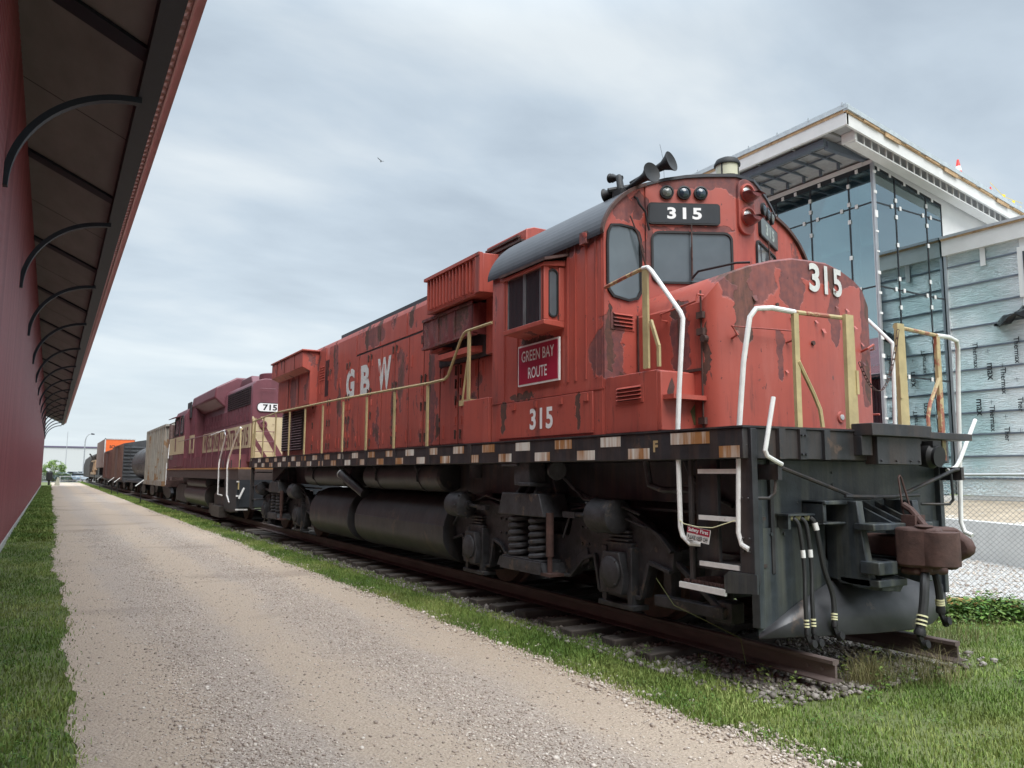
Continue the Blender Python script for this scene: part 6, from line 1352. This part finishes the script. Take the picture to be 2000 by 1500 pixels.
    obj('handrail', MB().tube([(-1.46, 22.9, 2.95), (-1.5, 23.2, 2.75), (-1.5, 24.2, 2.1), (-1.52, 24.25, 1.9), (-1.52, 24.1, 1.0), (-1.5, 23.8, .8)], .026, 8), 'white', t)
    obj('handrail', MB().tube([(-1.4, 22.85, 2.9), (-1.46, 22.85, 2.9), (-1.46, 22.8, 1.2)], .025, 8), 'yellow', t)
    obj('lever_handle', MB().tube([(-1.35, 22.6, 1.25), (-1.48, 22.6, .95)], .028, 8), 'white', t)
    # underneath
    obj('air_reservoir', MB().lathe([(0, .1), (.05, .22), (4.4, .22), (4.45, .1)], (-1.05, 29.4, 1.3), (0, 1, 0), 24), 'tank', t)
    obj('fuel_tank', MB().lathe([(0, .3), (.06, .46), (4.9, .46), (4.96, .3)], (-.86, 29.1, .84), (0, 1, 0), 32).box(-.86, .86, 29.15, 34.0, .42, 1.28), plain('grey_black_tank', (.045, .045, .044), .4, var=.2), t)
    obj('splice_box', MB().box(-1.2, -.7, 28.2, 28.9, .28, .62).box(-1.35, -1.1, 26.2, 27.6, .25, .6), plain('brownish_grey', (.10, .085, .075), .7), t)
    mb = MB()
    for yc in (26.0, 35.3):
        mb.prism([(yc-2.0, .95), (yc-1.2, 1.2), (yc+1.2, 1.2), (yc+2.0, .95), (yc+1.9, .5), (yc+.8, .45), (yc-.8, .45), (yc-1.9, .5)], 'x', -1.2, -1.05).prism([(yc-2.0, .95), (yc-1.2, 1.2), (yc+1.2, 1.2), (yc+2.0, .95), (yc+1.9, .5), (yc+.8, .45), (yc-.8, .45), (yc-1.9, .5)], 'x', 1.05, 1.2).box(-1, 1, yc-1.5, yc+1.5, .6, 1.45)
    tr = obj('truck', mb, 'under', t, bevel=.02)
    for yc in (26.0, 35.3):
        for dy in (-1.3, 1.3): obj('wheel', MB().lathe([(0, .1), (0, .5), (.13, .52), (.14, .1)], (-.82, yc+dy, .77), (1, 0, 0), 28).lathe([(0, .1), (0, .5), (.13, .52), (.14, .1)], (.68, yc+dy, .77), (1, 0, 0), 28), 'rust', tr)
second_engine()

# ================================================================ FREIGHT CARS
def wagon_truck(parent, yc, m='under'):
    mb = MB()
    for s in (-1, 1): mb.prism([(yc-1.15, .70), (yc-.9, .88), (yc-.3, 1.0), (yc+.3, 1.0), (yc+.9, .88), (yc+1.15, .70), (yc+.9, .52), (yc+.35, .42), (yc-.35, .42), (yc-.9, .52)], 'x', s*1.0, s*1.14)
    mb.box(-1, 1, yc-.2, yc+.2, .6, 1.0)
    o = obj('truck', mb, m, parent, bevel=.02)
    for dy in (-.86, .86): obj('wheel', MB().lathe([(0, .08), (0, .40), (.13, .43), (.14, .08)], (-.82, yc+dy, .69), (1, 0, 0), 24).lathe([(0, .08), (0, .40), (.13, .43), (.14, .08)], (.68, yc+dy, .69), (1, 0, 0), 24), 'rust', o)
def hopper_car():
    t = thing('covered_hopper_car', 'weathered grey covered hopper car with rusty ribs behind the maroon engine', 'freight car', (0, 43.8, 0))
    g = plain('weathered_grey_paint', (.30, .285, .25), .75, var=.2, scale=2, dirt=(.24, .14, .07), dthr=.58, streak=.5)
    obj('body', MB().prism([(-1.36, 1.25), (-1.42, 1.6), (-1.36, 3.8), (-1.1, 3.98), (1.1, 3.98), (1.36, 3.8), (1.42, 1.6), (1.36, 1.25)], 'y', 39.9, 48.1), g, t, bevel=.01)
    mb = MB()
    for i in range(11): y = 40.0+i*.8; mb.box(-1.50, -1.38, y-.05, y+.05, 1.12, 3.92)
    mb.box(-1.52, -1.36, 39.8, 48.2, 1.02, 1.25).box(-1.48, -1.3, 39.8, 48.2, 3.84, 3.94)
    obj('side_rib', mb, g, t, smooth=False)
    mb = MB()
    for i in (2, 3, 4): y = 40.4+i*.8+.8; mb.box(-1.43, -1.40, y-.10, y+.10, 1.6, 2.3)
    obj('access_slot', mb, 'gasket', t)
    mb = MB().prism([(38.9, 1.3), (39.9, 1.3), (39.9, 3.9), (39.6, 3.9)], 'x', -1.3, -1.2).box(-1.45, 1.45, 38.8, 39.0, 1.0, 1.3).box(-1.3, 1.3, 39.85, 39.9, 1.3, 3.9)
    for k in range(7): mb.box(-1.42, -1.0, 38.95, 38.98, 1.4+k*.36, 1.43+k*.36)
    mb.box(-1.42, -1.38, 38.93, 38.98, 1.3, 3.9)
    obj('end_frame', mb, 'rust', t)
    obj('roof_hatch', MB().box(-.5, .5, 40.2, 47.8, 3.98, 4.08).box(-.9, -.5, 39.2, 48.3, 4.12, 4.15), g, t)
    obj('grab_iron', MB().tube([(-1.30, 38.6, 3.0), (-1.42, 38.6, 2.95), (-1.46, 38.5, 2.3)], .018, 6).tube([(-1.46, 38.9, 2.1), (-1.46, 38.9, 1.1)], .018, 6), 'white', t)
    mb = MB()
    for y in (42.3, 45.7): mb.prism([(y-1.2, 1.25), (y+1.2, 1.25), (y+.3, .6), (y-.3, .6)], 'x', -1.1, 1.1)
    obj('discharge_chute', mb, 'under', t)
    wagon_truck(t, 40.7); wagon_truck(t, 47.2)
def tank_car():
    t = thing('tank_car', 'dark grey tank car with a domed end standing behind the grey hopper', 'freight car', (0, 56, 0))
    g = plain('dark_grey_tank', (.075, .075, .075), .5, var=.3, scale=2, dirt=(.12, .09, .07), dthr=.6)
    obj('tank', MB().lathe([(0, .25), (.1, .75), (.25, 1.02), (.5, 1.14), (.6, 1.15), (10, 1.15), (10.15, 1.14), (10.4, 1.0), (10.5, .4)], (0, 50.8, 2.25), (0, 1, 0), 40), g, t)
    mb = MB()
    for y in (51.6, 54, 57, 60): mb.lathe([(0, 1.165), (.06, 1.165)], (0, y, 2.25), (0, 1, 0), 40)
    obj('tank_band', mb, g, t)
    obj('dome', MB().lathe([(0, .55), (.55, .55), (.68, .2)], (0, 56, 3.3), (0, 0, 1), 24), g, t)
    obj('frame', MB().box(-1.3, 1.3, 50, 62, .98, 1.14).box(-1.4, -1.3, 50, 62, 1.0, 1.1).tube([(-1.35, 50.6, 2.2), (-1.35, 61.4, 2.2)], .025, 6), 'under', t)
    wagon_truck(t, 51.9); wagon_truck(t, 60.0)
def box_car(y0, y1, z1, side, name, label, endm, dark_to=None):
    t = thing(name, label, 'freight car', (0, (y0+y1)/2, 0))
    obj('body', MB().prism([(-1.45, 1.05), (-1.45, z1-.15), (0, z1+.12), (1.45, z1-.15), (1.45, 1.05)], 'y', y0+.05, y1), side, t)
    e = obj('end_wall', MB().prism([(-1.45, 1.05), (-1.45, z1-.15), (0, z1+.12), (1.45, z1-.15), (1.45, 1.05)], 'y', y0, y0+.045), endm, t)
    mb = MB()
    for i in range(9): z = 1.3+i*(z1-1.6)/9; mb.prism([(y0, z), (y0-.07, z+.05), (y0-.07, z+.12), (y0, z+.17)], 'x', -1.4, 1.4)
    obj('end_rib', mb, endm, e)
    mb = MB()
    for k in range(8): mb.box(-1.42, -.98, y0-.16, y0-.13, 1.2+k*.36, 1.23+k*.36)
    mb.box(-1.44, -1.41, y0-.16, y0-.13, 1.1, z1-.2).box(-.99, -.96, y0-.16, y0-.13, 1.1, z1-.2)
    obj('ladder', mb, 'under', t)
    mb = MB(); n = int((y1-y0)/.85)
    for i in range(n+1): y = y0+.1+i*(y1-y0-.2)/n; mb.box(-1.50, -1.45, y-.06, y+.06, 1.1, z1-.2)
    obj('side_rib', mb, side, t, smooth=False)
    ym = (y0+y1)/2; obj('side_door', MB().box(-1.53, -1.50, ym-1.3, ym+1.3, 1.15, z1-.3).box(-1.56, -1.5, ym-2.6, ym+2.6, z1-.3, z1-.22), side, t)
    obj('sill', MB().box(-1.4, 1.4, y0-.3, y1+.2, .92, 1.08), 'under', t)
    wagon_truck(t, y0+1.8); wagon_truck(t, y1-1.8)
    return t
hopper_car(); tank_car()
brown = plain('boxcar_brown', (.115, .050, .040), .7, var=.25, scale=1.5, dirt=(.09, .045, .035), dthr=.58, streak=.4)
wood = plain('weathered_board_brown', (.145, .078, .06), .8, var=.35, scale=3, sc=(1, 2, .2), dirt=(.12, .06, .045), dthr=.56)
dgrey = plain('dark_slate_boxcar_end', (.045, .048, .052), .7, var=.25)
box_car(64.5, 75.6, 3.95, wood, 'box_car', 'dark ended boxcar with weathered wooden brown sides beyond the tank car', dgrey)
box_car(76.6, 88.2, 3.80, brown, 'box_car', 'plain rust brown boxcar between the wooden boxcar and the tall container', brown)
def trailer_car():
    t = thing('container_car', 'flat car carrying a tall brown box with a bright orange end', 'freight car', (0, 97, 0))
    obj('flat_bed', MB().box(-1.4, 1.4, 88.9, 106, 1.0, 1.3), 'under', t)
    b = obj('container', MB().box(-1.4, 1.4, 90.0, 105, 2.15, 5.05), plain('trailer_brown_side', (.24, .15, .125), .7, var=.2, scale=2, sc=(1, 2, .15)), t)
    obj('end_panel', MB().box(-1.32, 1.35, 89.95, 89.99, 2.2, 5.0), plain('bright_orange', (.80, .15, .03), .5, var=.05), b)
    obj('corner_post', MB().box(-1.42, -1.30, 89.9, 90.02, 2.1, 5.1).box(-1.42, 1.42, 89.9, 90.02, 5.0, 5.1), plain('pale_grey_trim', (.5, .5, .48), .6), b)
    text('lettering', 'SCHNEIDER', (.05, 89.945, 4.25), FU, FV, 'gasket', b, width=2.0, height=.30, bold=.03, t=.004)
    obj('landing_gear', MB().box(-1.1, -.9, 91.5, 91.8, 1.3, 2.15).box(-1.2, 1.2, 101, 104, 1.3, 2.15), 'under', t)
    wagon_truck(t, 91.2); wagon_truck(t, 104)
trailer_car()
def crane_car():
    t = thing('wrecking_crane', 'dark rounded crane car with a tan steel frame at the far end of the train', 'freight car', (0, 118, 0))
    dk = plain('sooty_black_brown', (.032, .024, .020), .8, var=.6, scale=2, dirt=(.10, .06, .04), dthr=.58, bump=.2)
    tan = plain('tan_steel', (.34, .22, .13), .7, var=.25)
    obj('bed', MB().box(-1.4, 1.4, 107.5, 140, 1.0, 1.35), dk, t)
    obj('boiler', MB().prism([(-1.45, .9), (-1.5, 2.6), (-1.3, 3.6), (-.7, 4.15), (0, 4.3), (.7, 4.15), (1.3, 3.6), (1.5, 2.6), (1.45, .9)], 'y', 120, 142), dk, t, bevel=.1)
    mb = MB(); r = random.Random(6)
    for i in range(26):
        y = 111+r.random()*10; x = -1.2+r.random()*1.6; z = 2.6+r.random()*1.0; mb.beam((x, y, z), (x+r.uniform(-.5, .5), y+r.uniform(-1.5, 1.5), z+r.uniform(-.6, .8)), .12, .12)
    for i in range(6): mb.lathe([(0, .35), (.25, .35)], (-1.1+.25*i, 111+i*1.3, 2.9), (1, .2, 0), 14)
    obj('machinery', mb, dk, t)
    f = MB()
    for y in (108.5, 112.0): f.beam((-1.3, y, 1.3), (-1.3, y, 3.1), .18, .18)
    f.beam((-1.3, 108.4, 3.05), (-1.3, 118, 3.05), .18, .18).beam((-1.3, 112, 2.6), (-1.3, 116.5, 1.4), .15, .15).box(-1.4, -1.1, 108.2, 110.5, 1.9, 2.05).box(-1.45, -1.25, 107.6, 117, 1.35, 1.62)
    obj('frame', f, tan, t)
    wagon_truck(t, 110); wagon_truck(t, 115); wagon_truck(t, 130)
crane_car()

# ================================================================ SIGNS, FAR PLACES
sp = None
for i, (x, y, lab) in enumerate(((-1.88, 45.3, 'slanted interpretive sign on a black post beside the grey hopper, nearest of the four'), (-1.80, 62.6, 'slanted interpretive sign on a black post beside the tank car, second nearest'), (-2.0, 65.6, 'slanted interpretive sign on a black post beside the wooden boxcar, third nearest'), (-1.9, 84.0, 'small slanted interpretive sign on a black post beside the plain brown boxcar, farthest'))):
    if sp is None:
        sp = thing('information_sign', lab, 'sign', (0, 0, 0), 'interpretive signs along the track')
        obj('post', MB().cyl((0, 0, 0), (0, 0, 1.0), .028, n=10), 'gasket', sp)
        obj('panel', MB().add([(-.27, .25, .92), (-.27, -.25, .92), (.10, -.25, 1.24), (.10, .25, 1.24), (-.27, .25, .95), (-.27, -.25, .95), (.10, -.25, 1.27), (.10, .25, 1.27)], [(3, 2, 1, 0), (4, 5, 6, 7), (0, 1, 5, 4), (1, 2, 6, 5), (2, 3, 7, 6), (3, 0, 4, 7)]), plain('sign_panel_white', (.72, .72, .68), .4), sp)
        o = sp
    else: o = copy_tree(sp)
    o.location = (x, y, 0); o['label'] = lab
# thin pale slab in the grass by the nearest sign, worn line across the path
t = thing('warehouse', 'long plain white building with a dark roof edge beyond the car park', 'building', (0, 212, 0))
M_['pale'] = plain('pale_far_wall', (.56, .575, .56), .8, var=.05)
obj('wall', MB().box(-60, 30, 210, 240, 0, 7.3), 'pale', t)
obj('roof_edge', MB().box(-60, 30, 209.8, 240, 7.3, 7.62), plain('dark_roof_edge', (.12, .10, .16), .6), t)
t = thing('street_lamp', 'tall curved arm street lamp standing before the white building', 'street lamp', (-1.2, 152, 0))
obj('pole', MB().tube([(-1.2, 152, 0), (-1.2, 152, 6.8), (-1.1, 152, 7.5), (-.8, 152, 8.0), (-.3, 152, 8.2)], .10, 8, r_end=.05), plain('lamp_grey', (.32, .33, .34), .5), t)
obj('lamp_head', MB().lathe([(0, .06), (.1, .14), (.55, .10)], (-.4, 152, 8.18), (1, 0, -.1), 12), 'mull', t)
tag(obj('flagpole', MB().tube([(-3.2, 200, 0), (-3.2, 200, 10.6)], .10, 8, r_end=.05), M_['alu']), 'thin pale mast rising behind the white building roof edge', 'mast')
def car(x, y, rot, c, lab, suv=False):
    t = thing('parked_car', lab, 'car', (0, 0, 0), 'cars parked in the far car park')
    p = plain('car_paint', c, .25, .2, var=.03)
    h = .25 if suv else 0
    bd = [(-2.25, .35), (-2.3, .65), (-2.15, .88), (-1.2, .98), (1.55, 1.0), (2.15, .95), (2.25, .7), (2.2, .35)]
    obj('body', MB().prism(bd, 'x', -.88, .88), p, t, bevel=.06)
    obj('cabin', MB().prism([(-1.2, .97), (-.55, 1.42+h), (.9, 1.45+h), (1.65, .99)], 'x', -.72, .72), 'darkglass', t, bevel=.04)
    obj('roof', MB().prism([(-.55, 1.42+h), (.9, 1.45+h), (.85, 1.49+h), (-.5, 1.47+h)], 'x', -.68, .68), p, t)
    for sx in (-1, 1):
        for sy in (-1.4, 1.4):
            w = obj('wheel', MB().lathe([(0, .2), (0, .31), (.2, .31), (.2, .2)], (sx*.9, sy, .32), (-sx, 0, 0), 18), 'gasket', t)
        obj('headlight', MB().box(sx*.5, sx*.8, -2.32, -2.2, .62, .75), 'lens', t)
    t.location = (x, y, 0); t.rotation_euler = (0, 0, rot)
for a in ((-4.0, 150, R(70), (.30, .38, .46), 'silver blue sedan in front of the round tree, leftmost parked car'), (-1.6, 151.5, R(75), (.50, .56, .62), 'pale silver car parked beside the blue sedan'),
          (-2.2, 168, R(85), (.62, .68, .72), 'white van like car behind the pale silver car', True), (1.4, 160, R(85), (.7, .72, .74), 'white car half hidden behind the crane car', True), (-.2, 182, R(80), (.25, .33, .42), 'dark blue car in the farthest parked row', True)): car(*a)
t = thing('round_tree', 'small round bright green tree in front of the white building', 'tree', (-5.5, 160, 0))
obj('trunk', MB().tube([(-5.5, 160, 0), (-5.5, 160, .9), (-5.3, 160.1, 2.2)], .13, 8, r_end=.05).tube([(-5.5, 160, .8), (-6.2, 160, 2.0)], .07, 6, r_end=.03), 'wood', t)
q = RNG.normal(0, 1, (5200, 3)); q /= np.linalg.norm(q, axis=1)[:, None]; q *= (RNG.uniform(.35, 1.05, 5200)**.5)[:, None]
C = np.stack([-5.5+q[:, 0]*2.0, 160+q[:, 1]*1.8, 2.0+q[:, 2]*1.75*(1-.22*np.abs(q[:, 0]))+.0], -1); C = C[(C[:, 2] > .4)]
lump = np.sin(C[:, 0]*4.1)+np.sin(C[:, 2]*5.3+1)+np.sin(C[:, 0]*2.3+C[:, 2]*3.1); C = C[lump > -1.3]
o = leaves('crown', C, RNG.uniform(.14, .30, len(C)), '', mat=tintmat('tree_leaves', (.07, .15, .02), (.34, .46, .08), .6, (.18, .30, .045))); del o['kind']
o.parent = t; o.matrix_parent_inverse = Matrix.Translation((5.5, -160, 0))
q = RNG.uniform(0, 1, (3500, 3)); C = np.stack([-8.5+q[:, 0]*5.5, 147+q[:, 1]*1.0, .1+q[:, 2]*1.25], -1)
o = leaves('hedge', C, RNG.uniform(.12, .25, len(C)), 'low dark hedge behind the car park edge', mat=tintmat('hedge_leaves', (.05, .08, .03), (.16, .22, .08), .7)); o['kind'] = 'thing'; o['category'] = 'hedge'; o['label'] = 'low dark green hedge below the round tree at the car park edge'
t = thing('litter_bin', 'black litter bin on a post near the far corner of the maroon building', 'bin', (-6.1, 112, 0))
obj('bin_body', MB().lathe([(0, .22), (.1, .36), (1.0, .36), (1.15, .25)], (-6.1, 112, .55), (0, 0, 1), 14), 'gasket', t); obj('post', MB().cyl((-6.1, 112, 0), (-6.1, 112, .6), .12, n=8), 'gasket', t)
tag(obj('pointed_marker', MB().prism([(-5.55, .02), (-4.95, .02), (-5.1, .95), (-5.25, 1.05)], 'y', 108, 108.5), plain('marker_cream', (.62, .62, .50), .7)), 'small pointed cream marker at the end of the gravel path', 'marker')
t = thing('barrier_fence', 'low white rail barrier across the far end of the path', 'barrier', (-2, 136, 0))
obj('rail', MB().box(-4.8, .8, 136, 136.08, .9, .98).box(-4.8, .8, 136, 136.08, .35, .42), 'alu', t)
for x in (-4.7, -2.0, .7): obj('post', MB().box(x-.05, x+.05, 135.95, 136.05, 0, 1.0), 'alu', t)
# bird
t = thing('bird', 'small dark bird flying high in the grey sky', 'bird', (0, 0, 0))
d = Vector((744, 315, 0)); 
f = Vector((0, 0, 0)); pos = Vector((14.47, 54.79, 25.74))
bm_ = MB().lathe([(0, .02), (.10, .06), (.24, .05), (.36, .01)], (-.1, -.08, -.12), (.5, .3, .6), 10)
bm_.add([(0, 0, 0), (-.30, .05, .16), (-.36, .0, .20), (-.08, -.06, .06), (.34, .08, .16), (.42, .02, .14), (.08, .06, .02), (0, .05, .0)], [(0, 1, 2, 3), (0, 6, 5, 4)])
b = obj('body', bm_, plain('bird_grey', (.08, .085, .09), .8), t, local=True); t.location = pos
bpy.data.objects['bird'].rotation_euler = (0, 0, .4)
